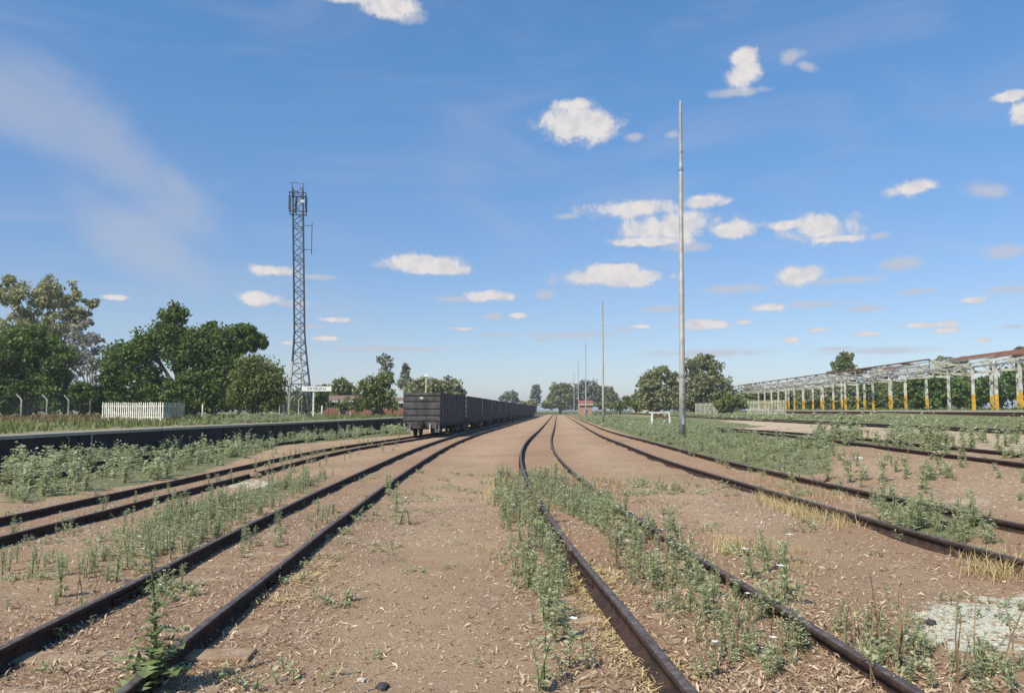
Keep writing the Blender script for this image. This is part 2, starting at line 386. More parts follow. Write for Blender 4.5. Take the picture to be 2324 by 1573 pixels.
for T in (TL1, TL2, TR1, TR2): bed = np.maximum(bed, np.exp(-((XX - T(YY)) / 1.25) ** 4))
for nm, arr in (('green', green), ('sand', sand), ('pale', pale), ('bed', bed)):
    a = me.attributes.new(nm, 'FLOAT', 'POINT'); a.data.foreach_set('value', arr.astype(np.float32))
gm = bpy.data.materials.new('dusty_yard_ground'); gm.use_nodes = True; t = gm.node_tree; b = t.nodes['Principled BSDF']
b.inputs['Roughness'].default_value = 0.95; b.inputs['Specular IOR Level'].default_value = 0.15
tcn = t.nodes.new('ShaderNodeTexCoord'); vec = tcn.outputs['Object']
def attr(t, n): a = t.nodes.new('ShaderNodeAttribute'); a.attribute_name = n; return a.outputs['Fac']
def mixc(t, f, A, B):
    m = t.nodes.new('ShaderNodeMix'); m.data_type = 'RGBA'
    for s_, x in (('Factor', f), ('A', A), ('B', B)):
        if isinstance(x, tuple): m.inputs[s_].default_value = (*x, 1)
        elif isinstance(x, (int, float)): m.inputs[s_].default_value = x
        else: t.links.new(x, m.inputs[s_])
    return m.outputs['Result']
n_big = noise(t, vec, 0.55, 4, 0.6); n_mid = noise(t, vec, 3.0, 6, 0.65); n_fine = noise(t, vec, 26, 6, 0.7); n_grit = noise(t, vec, 90, 3, 0.7)
c = mixc(t, mapr(t, n_big, 0.35, 0.68), (0.435, 0.296, 0.183), (0.375, 0.252, 0.158))
c = mixc(t, mth(t, 'MULTIPLY', mapr(t, n_mid, 0.45, 0.7), 0.6), c, (0.475, 0.335, 0.215))
c = mixc(t, mth(t, 'MULTIPLY', attr(t, 'bed'), 0.65), c, (0.35, 0.215, 0.135))
c = mixc(t, mth(t, 'MULTIPLY', mapr(t, n_fine, 0.58, 0.78), 0.55), c, (0.21, 0.13, 0.08))
c = mixc(t, mth(t, 'MULTIPLY', mapr(t, n_grit, 0.6, 0.78), 0.6), c, (0.48, 0.375, 0.26))
gmask = mapr(t, mth(t, 'ADD', attr(t, 'green'), mth(t, 'MULTIPLY', mth(t, 'SUBTRACT', n_mid, 0.5), 1.6)), 0.42, 0.75)
gcol = mixc(t, mapr(t, noise(t, vec, 5.5, 5, 0.7), 0.35, 0.65), (0.135, 0.15, 0.062), (0.225, 0.22, 0.115))
c = mixc(t, mth(t, 'MULTIPLY', mapr(t, noise(t, vec, 0.16, 5, 0.6, 0.6), 0.48, 0.62), 0.35), c, (0.25, 0.165, 0.105))
c = mixc(t, gmask, c, gcol)
smask = mapr(t, mth(t, 'ADD', attr(t, 'sand'), mth(t, 'MULTIPLY', mth(t, 'SUBTRACT', noise(t, vec, 0.7, 6, 0.65, 0.5), 0.5), 2.6)), 0.5, 0.8)
c = mixc(t, smask, c, mixc(t, n_mid, (0.46, 0.345, 0.235), (0.55, 0.43, 0.30)))
pmask = mapr(t, mth(t, 'ADD', attr(t, 'pale'), mth(t, 'MULTIPLY', mth(t, 'SUBTRACT', noise(t, vec, 4.5, 6, 0.7), 0.5), 1.8)), 0.32, 0.54)
c = mixc(t, pmask, c, mixc(t, mapr(t, n_fine, 0.4, 0.6), (0.78, 0.76, 0.58), (0.56, 0.56, 0.45)))
t.links.new(c, b.inputs['Base Color'])
bn = t.nodes.new('ShaderNodeBump'); bn.inputs['Strength'].default_value = 0.85; bn.inputs['Distance'].default_value = 0.045
t.links.new(mth(t, 'ADD', mth(t, 'MULTIPLY', n_fine, 1.0), mth(t, 'MULTIPLY', n_grit, 0.45)), bn.inputs['Height']); t.links.new(bn.outputs[0], b.inputs['Normal'])
me.materials.append(gm)
tag(link('ground', me), 'dusty brown railway yard ground', None, None, 'structure')

# ------------------------------------------------------------------ tracks
def rail_mesh(T, side, y0, y1, hz=0.13, own=0.0):
    ys = []; y = y0
    while y < y1: ys.append(y); y += max(0.35, 0.035 * abs(y))
    ys.append(y1); ys = np.array(ys)
    xc = T(ys); dx = (T(ys + .05) - T(ys - .05)) / .1; ln = np.sqrt(1 + dx * dx)
    nxv, nyv = 1 / ln, -dx / ln                                   # unit across vector
    off = side * 0.566
    px = xc + nxv * off; py = ys + nyv * off
    pz = zg(xc, ys) * (1 - own) + zg(px, py) * own + hz
    pz = np.convolve(np.pad(pz, 3, mode='edge'), np.ones(7) / 7, 'valid')
    prof = [(-.065,-.145),(-.065,-.132),(-.012,-.112),(-.010,-.048),(-.034,-.036),(-.036,-.010),(-.028,-.001),(-.012,.002),(.012,.002),(.028,-.001),(.036,-.010),(.034,-.036),(.010,-.048),(.012,-.112),(.065,-.132),(.065,-.145)]
    mb = MB(); n = len(prof); vs = []; fs = []
    for i in range(len(ys)):
        for (a, h) in prof: vs.append((px[i] + nxv[i] * a, py[i] + nyv[i] * a, pz[i] + h))
    for i in range(len(ys) - 1):
        for j in range(n - 1): fs.append((i * n + j, (i + 1) * n + j, (i + 1) * n + j + 1, i * n + j + 1))
    mb.v = vs; mb.f = fs; mb.m = [1 if 6 <= (k % (n - 1)) <= 8 else 0 for k in range(len(fs))]
    return mb
def track(T, y0, y1, label, sl=None, hz=.13, own=0.0):
    root = empty('railway_track', (float(T(5)), 5, float(zg(T(5), 5))), 0, label, 'railway track', 'tracks of the yard')
    inv = -Vector(root.location)
    for s_ in (-1, 1):
        o = rail_mesh(T, s_, y0, y1, hz, own).build('rail', [M_rail, M_railtop], root, True); o.location = inv
    for yj in ((7.6, 12.2, 19.0, 31.0) if y0 < 0 and own == 0 else ()):
        for s_ in (-1, 1):
            yk = yj + .35 * s_; xc = float(T(yk)); dx = float(T(yk + .1) - T(yk - .1)) / .2; z0 = float(zg(xc, yk)) + .13
            fp = MB()
            for sd in (-1, 1):
                fp.box(min(sd * .012, sd * .034), max(sd * .012, sd * .034), -.27, .27, -.108, -.046)
                for by in (-.2, -.07, .07, .2): fp.tube([(sd * .034, by, -.078), (sd * .052, by, -.078)], .016, 6)
            o = fp.build('fishplate', M_rail, root); o.location = inv + Vector((xc + s_ * .566 / math.sqrt(1 + dx * dx), yk - s_ * .566 * dx, z0)); o.rotation_euler = (0, 0, math.atan(-dx))
    if sl:
        for k_, yk in enumerate(np.arange(sl[0], sl[1], 0.66)):
            mb = MB(); wv = random.uniform(.10, .125); ln = random.uniform(.93, 1.06)
            xc = float(T(yk)); dx = float(T(yk + .1) - T(yk - .1)) / .2
            z0 = float(zg(xc, yk))
            mb.box(-ln, ln + random.uniform(-.04, .06), -wv, wv, -.12, .0)
            o = mb.build('sleeper', M_sleeper, root)
            zl = max(float(zg(xc - .9, yk)), float(zg(xc, yk)), float(zg(xc + .9, yk)))
            tilt = math.atan2(float(zg(xc + .9, yk) - zg(xc - .9, yk)), 1.8)
            o.location = inv + Vector((xc + random.uniform(-.03, .03), yk, z0 + random.uniform(-.008, .012))); o.rotation_euler = (0, -tilt, math.atan(-dx) + random.uniform(-.03, .03))
            bv = o.modifiers.new('soft', 'BEVEL'); bv.width = 0.012; bv.segments = 2
    return root
track(TL1, -4, 420, 'railway track with dark clean rails curving past the right side of the wagons', (3.6, 9.6))
track(TL2, -4, 420, 'railway track the grey wagons stand on, grown with weeds', None)
track(TR1, -4, 420, 'railway track bending through weeds between two bare dirt strips in the middle of the yard', (3.6, 7.2))
track(TR2, -4, 420, 'railway track with weed clumps over its rails, first one before the tall grey pole', None, .115, .8)
track(TR3, 2, 250, 'half buried railway track behind tall weeds beside the sandy strip', None, .09, .9)
track(TR4, 10, 250, 'farthest thin railway track before the goods platform', None, .09, .9)
track(TL3, 4, 60, 'overgrown railway track at the foot of the dark platform wall', None)

# ------------------------------------------------------------------ passenger platform (left)
root = empty('station_platform', (float(EDGE(40)), 40, 0), 0, 'long grassy station platform with dark retaining wall and pale edge stones', 'platform')
inv = -Vector(root.location)
ys = np.concatenate([np.arange(-15, 60, 1.5), np.arange(60, 171, 5.0)])
def strip(offs_z, name, m):
    mb = MB(); n = len(offs_z)
    for y in ys:
        e = float(EDGE(y))
        for (o_, z_) in offs_z: mb.v.append((e + o_, y, z_))
    for i in range(len(ys) - 1):
        for j in range(n - 1): mb.f.append((i * n + j, i * n + j + 1, (i + 1) * n + j + 1, (i + 1) * n + j)); mb.m.append(0)
    a = mb.build(name, m, root); a.location = inv; return a
strip([(-0.06, -0.2), (-0.06, PLAT - 0.11), (-0.5, PLAT - 0.11)], 'retaining_wall', M_platwall)
strip([(-0.20, PLAT - 0.108), (0.0, PLAT - 0.108), (0.015, PLAT - 0.02), (0.0, PLAT), (-0.24, PLAT + .002), (-0.24, PLAT - 0.108)], 'coping', M_concrete)
M_deck = mat('grassy_platform_deck', (0.20, 0.19, 0.09), 0.95, rgb2=(0.30, 0.235, 0.15), scale=0.7, bump=0.6, bscale=20, detail=8)
strip([(-0.24, PLAT - .006), (-1.6, PLAT + .01)], 'platform_deck', M_deck)
for yk in np.arange(3.0, 130, 6.0):
    j_ = MB(); xk = float(EDGE(yk)) - .06; j_.box(xk - .02, xk + .035, yk - .16, yk + .16, -.1, PLAT - .112); o = j_.build('wall_pier', M_platwall, root); o.location = inv
mbp = MB()
for yk, h_ in ((27.5, 0.85),):
    mbp.tube([(float(EDGE(yk)) + .03, yk, 0.0), (float(EDGE(yk)) + .03, yk, PLAT - .1)], .03, 6)
o = mbp.build('drain_pipe', M_concrete, root); o.location = inv

# ------------------------------------------------------------------ wagons
def make_wagon():
    root = empty('freight_wagon', (0, 0, 0))
    WB, WL, TOP, BOT = 1.14, 5.35, 2.72, 0.92
    b = MB()
    t_ = .05
    for s_ in (-1, 1):                       # side sheets
        b.box(s_ * WB - t_ / 2, s_ * WB + t_ / 2, -WL + .03, WL - .03, BOT, TOP - .08)
        b.box(s_ * WB - .06, s_ * WB + .06, -WL, WL, TOP - .08, TOP)
        b.box(s_ * WB - .05, s_ * WB + .05, -WL, WL, BOT - .03, BOT + .1)
    b.box(-WB, WB, -WL, WL, BOT - .12, BOT - .03)
    b.build('body', M_wagon, root)
    for e in (-1, 1):
        m = MB(); y = e * WL
        zs = [TOP, 2.50, 2.14, 1.68, 1.27, 0.93]
        for i in range(5):                   # pressed ribs across the end
            z1, z0 = zs[i] - .035, zs[i + 1] + .035
            d = .085
            m.add([(-WB - .03, y, z0), (WB + .03, y, z0), (WB + .03, y + e * d, z0 + .03), (-WB - .03, y + e * d, z0 + .03),
                   (-WB - .03, y + e * d, z1 - .05), (WB + .03, y + e * d, z1 - .05), (WB + .03, y, z1), (-WB - .03, y, z1)],
                  [(0,1,2,3),(3,2,5,4),(4,5,6,7),(0,3,4,7),(1,6,5,2)] if e < 0 else [(3,2,1,0),(4,5,2,3),(7,6,5,4),(7,4,3,0),(2,5,6,1)])
        m.box(-WB + .03, WB - .03, y - .03, y + .03, .93, TOP - .01)
        m.box(-.92, .98, y - e * .02 - .06, y - e * .02 + .06, .30 + .2, .905)
        m.build('end_panel', M_wagon, root)
    for s_ in (-1, 1):
        for k_ in range(9):
            y = -WL + .35 + k_ * (2 * WL - .7) / 8
            r = MB(); x = s_ * (WB + .055)
            r.box(min(s_ * (WB + .03), x), max(s_ * (WB + .03), x), y - .045, y + .045, BOT + .11, TOP - .09)
            r.build('side_post', M_wagon, root)
    u = MB()
    u.box(-.16, .16, -WL + .1, WL - .1, .55, .80); u.box(-1.1, -1.0, -WL + .2, WL - .2, .62, .80); u.box(1.0, 1.1, -WL + .2, WL - .2, .62, .80)
    u.box(-.45, .45, -1.4, 1.2, .35, .75)
    u.build('underframe', M_wagdark, root)
    for by in (-3.7, 3.7):
        bo = MB()
        for s_ in (-1, 1):
            bo.box(s_ * .78 - .06, s_ * .78 + .06, by - 1.15, by + 1.15, .36, .58); bo.box(s_ * .78 - .09, s_ * .78 + .09, by - .3, by + .3, .28, .72)
        bo.box(-.8, .8, by - .2, by + .2, .40, .62)
        bg_ = bo.build('bogie', M_wagdark, root)
        for wy in (-.85, .85):
            for s_ in (-1, 1):
                wm = MB(); x = s_ * .56
                wm.tube([(x - .065, by + wy, .43), (x + .065, by + wy, .43)], .43, 20); wm.tube([(x - s_ * .065, by + wy, .43), (x - s_ * .04, by + wy, .43)], .46, 20)
                wm.build('wheel', M_wagdark, bg_)
    for e in (-1, 1):
        cp = MB(); y = e * WL
        cp.box(-.12, .12, min(y, y + e * .42), max(y, y + e * .42), .70, .92); cp.box(-.19, .17, min(y + e * .30, y + e * .55), max(y + e * .30, y + e * .55), .66, .97)
        cp.tube([(.22, y + e * .1, .9), (.12, y + e * .25, .5), (-.04, y + e * .28, .28), (-.2, y + e * .2, .30)], .03, 6)
        cp.build('coupler', M_wagdark, root)
        st = MB()
        st.tube([(.55, y + e * .12, .78), (.55, y + e * .14, .45), (.57, y + e * .14, .25)], .03, 6); st.build('brake_hose', M_white, root); st = MB(); st.tube([(-.70, y + e * .12, .78), (-.70, y + e * .14, .45), (-.68, y + e * .14, .25)], .03, 6)
        st.build('brake_pipe', M_shedblue, root)
        st = MB()
        for z_ in (.3, .42): st.bar((.86, y + e * .1, z_), (1.12, y + e * .1, z_), .03)
        st.bar((.86, y + e * .1, .3), (.88, y + e * .1, .8), .03); st.bar((1.12, y + e * .1, .3), (1.1, y + e * .1, .8), .03)
        st.build('step', M_shedblue, root)
    p = MB(); p.box(-.10, .10, -WL - .105, -WL - .088, 2.33, 2.44); p.build('number_plate', M_white, root)
    return root
wag = make_wagon()
yw = 50.2 + 5.35
wlabels = 'dark grey open freight wagon coupled in the long train, seen from its shaded side'
for i in range(15):
    o = wag if i == 0 else copy_tree(wag)
    x = float(TL2(yw)); dx = float(TL2(yw + 4) - TL2(yw - 4)) / 8
    o.location = (x, yw, float(zg(x, yw)) + 0.115 if i else float(zg(x, yw)) + .115); o.rotation_euler = (0, 0, -math.atan(dx))
    tag(o, 'grey open freight wagon at the near end of the train, its ribbed end lit' if i == 0 else
        'dark wagon coupled directly behind the one with the lit ribbed end' if i == 1 else
        'last dark wagon at the far end of the train' if i == 14 else wlabels, 'freight wagon', 'wagons of the parked train')
    yw += 11.95

# ------------------------------------------------------------------ tall masts
def mast(i, x, y, label):
    z0 = float(zg(x, y)); root = empty('lamp_mast', (x, y, z0), 0, label, 'pole', 'masts standing along the yard'); root.rotation_euler = (0, R(.6) if i == 0 else R(.15), 0)
    H = 14.9
    m = MB(); zs = [0, 2.6, 2.62, 7.2, 7.22, 11.4, 11.42, 14.0, 14.7, H]; rs = [.135, .132, .120, .112, .098, .09, .075, .068, .062, .03]
    zs = [z * MAST_H / 14.9 for z in zs]; m.tube([(0, 0, z) for z in zs], rs, 14); m.build('shaft', M_pole, root, True)
    g = MB()
    for z, r in ((2.61, .15), (11.41, .10), (12.2, .09)): g = MB(); g.tube([(0, 0, z - .06), (0, 0, z + .06)], r, 12); g.build('clamp', M_shedblue, root)
    if i == 0:
        h = MB(); h.box(-.05, .05, -.150, -.12, .6, 1.0); h.build('hatch', M_shedblue, root)
        s_ = MB()
        for k_ in range(5): s_.tube([(-.02, -.125, .9 + .32 * k_), (.10, -.16, .9 + .32 * k_)], .012, 5)
        s_.build('step_iron', M_dark, root)
    return root
ml = ['tall tapered grey steel mast standing in weeds, thick and near, second track beyond it', 'tall grey mast next behind the big near one',
      'third mast along the yard, before the orange hut', 'fourth mast along the yard, left of the orange hut', 'thin distant mast beyond the orange hut against far trees']
b1 = hit(682.5, 438.4); Y1 = b1.y
MAST_H = at(681, 100, Y1).z - b1.z
ZS = [Y1 + 59.5 * k_ for k_ in range(7)]
for i, y in enumerate(ZS):
    mast(i, b1.x + .0585 * (y - Y1), y, ml[min(i, 4)])

# ------------------------------------------------------------------ radio tower
TZ = 100.0; tb = at(300.5, 411.5, TZ); tb.z = PLAT
root = empty('radio_tower', tb, R(12), 'tall slim steel lattice radio tower with antennas at the top', 'tower')
lat = MB(); HT = 28.8
def half(z): return 0.62 if z > 10.5 else 0.62 + (10.5 - z) ** 1.25 * 0.052
def cxo(z): return -0.031 * z
lv = list(np.linspace(0, 10.5, 9)) + list(np.linspace(10.5, HT, 19))[1:]
cn = lambda z, k_: Vector((cxo(z) + half(z) * (-1, 1, 1, -1)[k_], half(z) * (-1, -1, 1, 1)[k_], z))
for a, b_ in zip(lv[:-1], lv[1:]):
    for k_ in range(4):
        lat.bar(cn(a, k_), cn(b_, k_), .16)
        k2 = (k_ + 1) % 4
        if int(lv.index(a)) % 2: lat.bar(cn(a, k_), cn(b_, k2), .09)
        else: lat.bar(cn(a, k2), cn(b_, k_), .09)
        if a < 10.4: lat.bar(cn(a, k_), cn(b_, k2), .05); lat.bar(cn(b_, k_), cn(b_, k2), .06)
        elif lv.index(a) % 4 == 0: lat.bar(cn(b_, k_), cn(b_, k2), .07)
lat.build('lattice', M_tower, root)
cb = MB(); cb.bar((.18, -.70, 0), (.18 + cxo(HT), -.70, HT + .9), .12, .07); cb.build('cable_ladder', M_shedblue, root)
for zp in (25.6, 28.0):
    rg = MB(); r_ = 1.02
    for k_ in range(4):
        p = Vector((cxo(zp) + r_ * (-1, 1, 1, -1)[k_], r_ * (-1, -1, 1, 1)[k_], zp)); q = Vector((cxo(zp) + r_ * (1, 1, -1, -1)[k_], r_ * (-1, 1, 1, -1)[k_], zp))
        rg.bar(p, q, .09); rg.bar(cn(zp, k_), p, .08)
    rg.build('antenna_ring', M_tower, root)
for (x, y) in ((-1.02, -.5), (1.0, -.7), (1.02, .5), (-1.0, .6), (-.3, 1.03)):
    a_ = MB(); x += cxo(27); a_.box(x - .11, x + .11, y - .07, y + .07, 25.9, 27.7); a_.build('panel_antenna', M_tower, root)
dd = MB(); dd.tube([(.55 + cxo(27), -.85, 26.9), (.62 + cxo(27), -1.0, 26.95)], [.24, .22], 14); dd.build('dish', M_board, root)
tf = MB()
for sx in (-.62, .62):
    tf.bar((cxo(HT) + sx, -.62, HT), (cxo(HT) + sx * 1.3, -.62, HT + .5), .07)
tf.bar((cxo(HT) - .8, -.62, HT + .5), (cxo(HT) + .8, -.62, HT + .5), .06); tf.build('top_frame', M_tower, root)
sa = MB(); xx = cxo(23) + .62
sa.bar((xx, -.3, 24.0), (xx + 1.05, -.3, 24.0), .06); sa.bar((xx, -.3, 20.9), (xx + 1.05, -.3, 20.9), .06); sa.tube([(xx + 1.05, -.3, 20.3), (xx + 1.05, -.3, 24.3)], .05, 8)
sa.build('side_antenna', M_tower, root)

# ------------------------------------------------------------------ station nameboard
SZ = 92.0
pL, pR = at(301.8, 390.7, SZ), at(331.3, 390.7, SZ); zt = at(316, 385.8, SZ).z; zb = pL.z
sxc = (pL.x + pR.x) / 2; hw = (pR.x - pL.x) / 2
root = empty('station_sign', (sxc, SZ, PLAT), 0, 'white station nameboard with black letters on two posts', 'sign')
mb = MB(); mb.box(-hw, hw, -.04, .04, zb - PLAT, zt - PLAT); mb.build('board', M_board, root)
cu = bpy.data.curves.new('station_name', 'FONT'); cu.body = 'VRYBURG'; cu.size = .46; cu.align_x = 'CENTER'; cu.align_y = 'CENTER'; cu.extrude = .004; cu.space_character = 1.1
tmp = bpy.data.objects.new('station_name', cu); col.objects.link(tmp)
dg = bpy.context.evaluated_depsgraph_get(); tme = bpy.data.meshes.new_from_object(tmp.evaluated_get(dg)); bpy.data.objects.remove(tmp)
tme.materials.clear(); tme.materials.append(M_black)
o = link('lettering', tme, root); o.location = (0, -.048, (zb + zt) / 2 - PLAT); o.rotation_euler = (math.pi / 2, 0, 0)
for xk, m_ in ((at(313.2, 400, SZ).x - sxc, M_white), (at(327.7, 400, SZ).x - sxc, M_wagdark)):
    mb = MB(); mb.box(xk - .09, xk + .09, .05, .19, 0, zb - PLAT + (0.02 if m_ is M_white else .05)); mb.build('post', m_, root)
mb = MB(); xk = at(327.7, 400, SZ).x - sxc; mb.box(xk - .1, xk + .1, .04, .2, .05, 1.0); mb.build('post_band', M_brick, root)

# ------------------------------------------------------------------ palisade enclosure, security fences
def palisade(name, pts, n, h, label, z0, mA=M_white):
    root = empty(name, (pts[0][0], pts[0][1], z0), 0, label, 'fence')
    for a, b_, k_ in zip(pts[:-1], pts[1:], n):
        a = Vector((a[0] - pts[0][0], a[1] - pts[0][1], 0)); b_ = Vector((b_[0] - pts[0][0], b_[1] - pts[0][1], 0)); d = (b_ - a) / k_
        rl = MB()
        for z in (.25, h - .25): rl.bar(a + Vector((0, .05, z)), b_ + Vector((0, .05, z)), .04, .05)
        rl.build('rail', M_white, root)
        for i in range(k_):
            p = a + d * (i + .5); pk = MB(); lean = random.uniform(-.02, .02)
            w_ = d.length * .24; dn = d.normalized()
            top = Vector((lean, 0, h + random.uniform(-.03, .03)))
            q = [p - dn * w_, p + dn * w_]
            pk.add([q[0], q[1], q[1] + top, p + top + Vector((0, 0, .07)), q[0] + top] + [v + Vector((0, .03, 0)) for v in (q[0], q[1], q[1] + top, p + top + Vector((0, 0, .07)), q[0] + top)],
                   [(0,1,2,3,4),(9,8,7,6,5),(0,5,6,1),(1,6,7,2),(2,7,8,3),(3,8,9,4),(4,9,5,0)])
            pk.build('picket', mA, root)
    return root
fz = 58.0
A, B_, C_ = at(101.5, 415, fz + 4), at(163.6, 415, fz), at(184.4, 415, fz + 9)
palisade('palisade_fence', [(A.x, A.y), (B_.x, B_.y), (C_.x, C_.y)], [30, 14], 1.28, 'small white palisade enclosure on the platform, picket tops level', PLAT - .02)
def cranked(name, px, Y, Hh, side, label, lo=0):
    pts = [at(u, 410, y_) for u, y_ in zip(px, Y)]
    root = empty(name, (pts[0].x, pts[0].y, PLAT), 0, label, 'fence'); o0 = pts[0]
    tops = []
    for p in pts:
        b_ = Vector((p.x - o0.x, p.y - o0.y, 0)); m = MB()
        m.bar(b_, b_ + Vector((0, 0, Hh)), .11); m.bar(b_ + Vector((0, 0, Hh - .02)), b_ + Vector((side * .42, 0, Hh + .42)), .09)
        m.build('post', M_concrete, root); tops.append(b_)
    wr = MB()
    for a, b_ in zip(tops[:-1], tops[1:]):
        for z in np.linspace(.3, Hh - .1, 7): wr.bar(a + Vector((0, 0, z)), b_ + Vector((0, 0, z)), .018)
        for k_ in (.12, .27, .42): wr.bar(a + Vector((side * k_, 0, Hh + k_)), b_ + Vector((side * k_, 0, Hh + k_)), .016)
        nn = max(2, int((b_ - a).length / .45))
        for i in range(nn): q = a.lerp(b_, i / nn); wr.bar(q + Vector((0, 0, .2)), q + Vector((0, 0, Hh - .05)), .012)
    wr.build('wire', M_wire, root)
    return root
cranked('security_fence', [-16, 21, 46.7, 68.4, 90], [64, 66, 68, 70, 72], 1.6, -1, 'wire fence with bent concrete posts under the gum tree')
cranked('security_fence', [192, 214, 238, 262, 279.5, 289, 298.5], [78, 79, 80, 81, 82, 82, 82], 1.75, 1, 'wire fence with bent concrete posts at the tower foot')

def post(name, u, vb, vt, Y, wd, m, label, lean=0, z0=None, cat='post', group=None):
    p = at(u, vb, Y); zz = z0 if z0 is not None else float(zg(p.x, p.y)); H = at(u, vt, Y).z - zz
    root = empty(name, (p.x, p.y, zz), 0, label, cat, group)
    mb = MB(); mb.tube([(0, 0, -.05), (lean * .5, 0, H * .5), (lean, 0, H)], [wd, wd * .95, wd * .8], 8); mb.build('shaft', m, root, True)
    return root, H
post('marker_post', 322, 411.5, 405.0, 88, .09, M_white, 'short white post on the platform right of the nameboard legs')
post('marker_post', 350.2, 415.5, 411.2, 78, .06, M_concrete, 'tiny pale peg in the platform grass beyond the nameboard')
post('marker_post', 404.6, 412, 402.5, 62, .06, M_white, 'white post standing against the left edge of the first wagon')
post('marker_post', 176.5 + 26, 412, 403.5, 66, .07, M_white, 'white post beside the grey enclosure side')
rt, H_ = post('utility_pole', 288.0, 414, 361, 88, .13, M_concrete, 'pale pole leaning left at the left tower leg', .35, cat='pole')
rt, H_ = post('utility_pole', 310.2, 412, 352, 99, .13, M_pole, 'pale pole leaning left across the right tower leg', -1.6, cat='pole')
rt, H_ = post('street_lamp', 425.8, 411, 376, 110, .06, M_white, 'thin lamp post with white head rising above the first wagon', 0, cat='street lamp')
mb = MB(); mb.box(-.32, .32, -.15, .15, H_ - .02, H_ + .18); mb.box(-.12, .12, -.1, .1, H_ + .18, H_ + .30); mb.build('lamp_head', M_board, rt)

# ------------------------------------------------------------------ trees
def leaves(centres, spread, n, size, bias=0.35, elong=1.6):
    """n leaf quads round clump centres; spread (k,3)."""
    k_ = len(centres); idx = rng.integers(0, k_, n)
    g = rng.normal(0, 1, (n, 3)); r = np.linalg.norm(g, axis=1, keepdims=True); g = g / r * np.minimum(r, 1.9) * rng.uniform(.55, 1, (n, 1))
    p = centres[idx] + g * spread[idx]
    nrm = rng.normal(0, 1, (n, 3)) + g * bias; nrm[:, 2] += .35; nrm /= np.linalg.norm(nrm, axis=1, keepdims=True)
    a = np.cross(nrm, rng.normal(0, 1, (n, 3))); a /= np.linalg.norm(a, axis=1, keepdims=True); b_ = np.cross(nrm, a)
    s_ = (size * rng.uniform(.6, 1.35, n))[:, None]
    V = np.stack([p - a * s_ * elong / 2, p + b_ * s_ * .42 + nrm * s_ * .08, p + a * s_ * elong / 2, p - b_ * s_ * .42 + nrm * s_ * .08], 1)
    return V
def tree(name, label, u, vb, Y, lobes, lm, size, dens, bark=M_bark, tr=.22, group=None, clump=.30, z0=None, nsub=26, sparse=1.0, cat='tree', elong=1.5, limbs=True, multi=1):
    """lobes: (u, v, ru, rv[, dy]) crown masses in survey units at distance Y."""
    base = at(u, vb, Y); base.z = (float(zg(base.x, base.y)) if z0 is None else z0) - .05
    root = empty(name, base, 0, label, cat, group)
    px = Y / FPX; cs = []; sp = []; tot = 0; mb = MB()
    for lb in lobes:
        lu, lvv, ru, rv = lb[:4]; dy = lb[4] if len(lb) > 4 else 0
        c_ = at(lu, lvv, Y); c_ = np.array([c_.x - base.x, dy, c_.z - base.z]); rx, rz = ru * px, rv * px; ry = (rx + rz) / 2 * .9
        k_ = max(6, int(nsub * (rx * rz) ** .5 / 1.6))
        d = rng.normal(0, 1, (k_, 3)); d /= np.linalg.norm(d, axis=1, keepdims=True); rr = rng.uniform(.25, 1, (k_, 1)) ** .45 * .86
        cs.append(c_ + d * rr * np.array([rx, ry, rz])); sc_ = clump * rng.uniform(.6, 1.25, (k_, 1)) * min(rx, rz)
        sp.append(sc_ * np.array([1, 1, .75])); tot += rx * rz * ry ** .35
        if limbs:
            t0 = Vector((c_[0] * .12, c_[1] * .1, max(.3, c_[2] * .35)))
            mid = Vector((c_[0] * .45, c_[1] * .5, c_[2] * .62)); end = Vector(c_)
            mb.tube([t0 - Vector((0, 0, t0.z * .5)), t0, mid, end], [tr * .75, tr * .6, tr * .4, tr * .15], 7)
            for q in range(5):
                e2 = cs[-1][rng.integers(0, k_)]; e2 = Vector(e2); mb.tube([mid.lerp(end, random.uniform(.1, .9)), (mid + e2) / 2 + Vector((0, 0, .2)), e2], [tr * .28, tr * .18, tr * .05], 5)
    cs = np.concatenate(cs); sp = np.concatenate(sp)
    n = int(tot * dens * sparse * (1 if Y < 200 else 1))
    V = leaves(cs, sp, n, size, elong=elong)
    keep = V[:, :, 2].min(1) > .1
    V = V[keep]
    me_ = quad_mesh('crown', V, lm, np.clip(rng.normal(.45, .25, len(V)), 0, 1)); link('crown', me_, root)
    hz = max(.8, cs[:, 2].mean())
    mb.tube([(0, 0, -.1), (.04 * hz, .02, hz * .4), (.02 * hz, 0, hz * .8)], [tr * 1.25, tr, tr * .6], 9)
    mb.build('trunk', bark, root, True)
    return root
LF_dark = leafmat('dark_green_leaf', (0.075, 0.125, 0.025), (0.175, 0.235, 0.06))
LF_mid = leafmat('mid_green_leaf', (0.125, 0.155, 0.04), (0.245, 0.27, 0.09))
LF_gum = leafmat('olive_gum_leaf', (0.25, 0.26, 0.12), (0.40, 0.39, 0.22))
LF_grey = leafmat('grey_gum_leaf', (0.27, 0.25, 0.21), (0.42, 0.385, 0.34))
LF_far = leafmat('far_olive_leaf', (0.20, 0.215, 0.095), (0.34, 0.34, 0.17))
LF_farg = leafmat('far_grey_green_leaf', (0.19, 0.20, 0.15), (0.30, 0.30, 0.23))
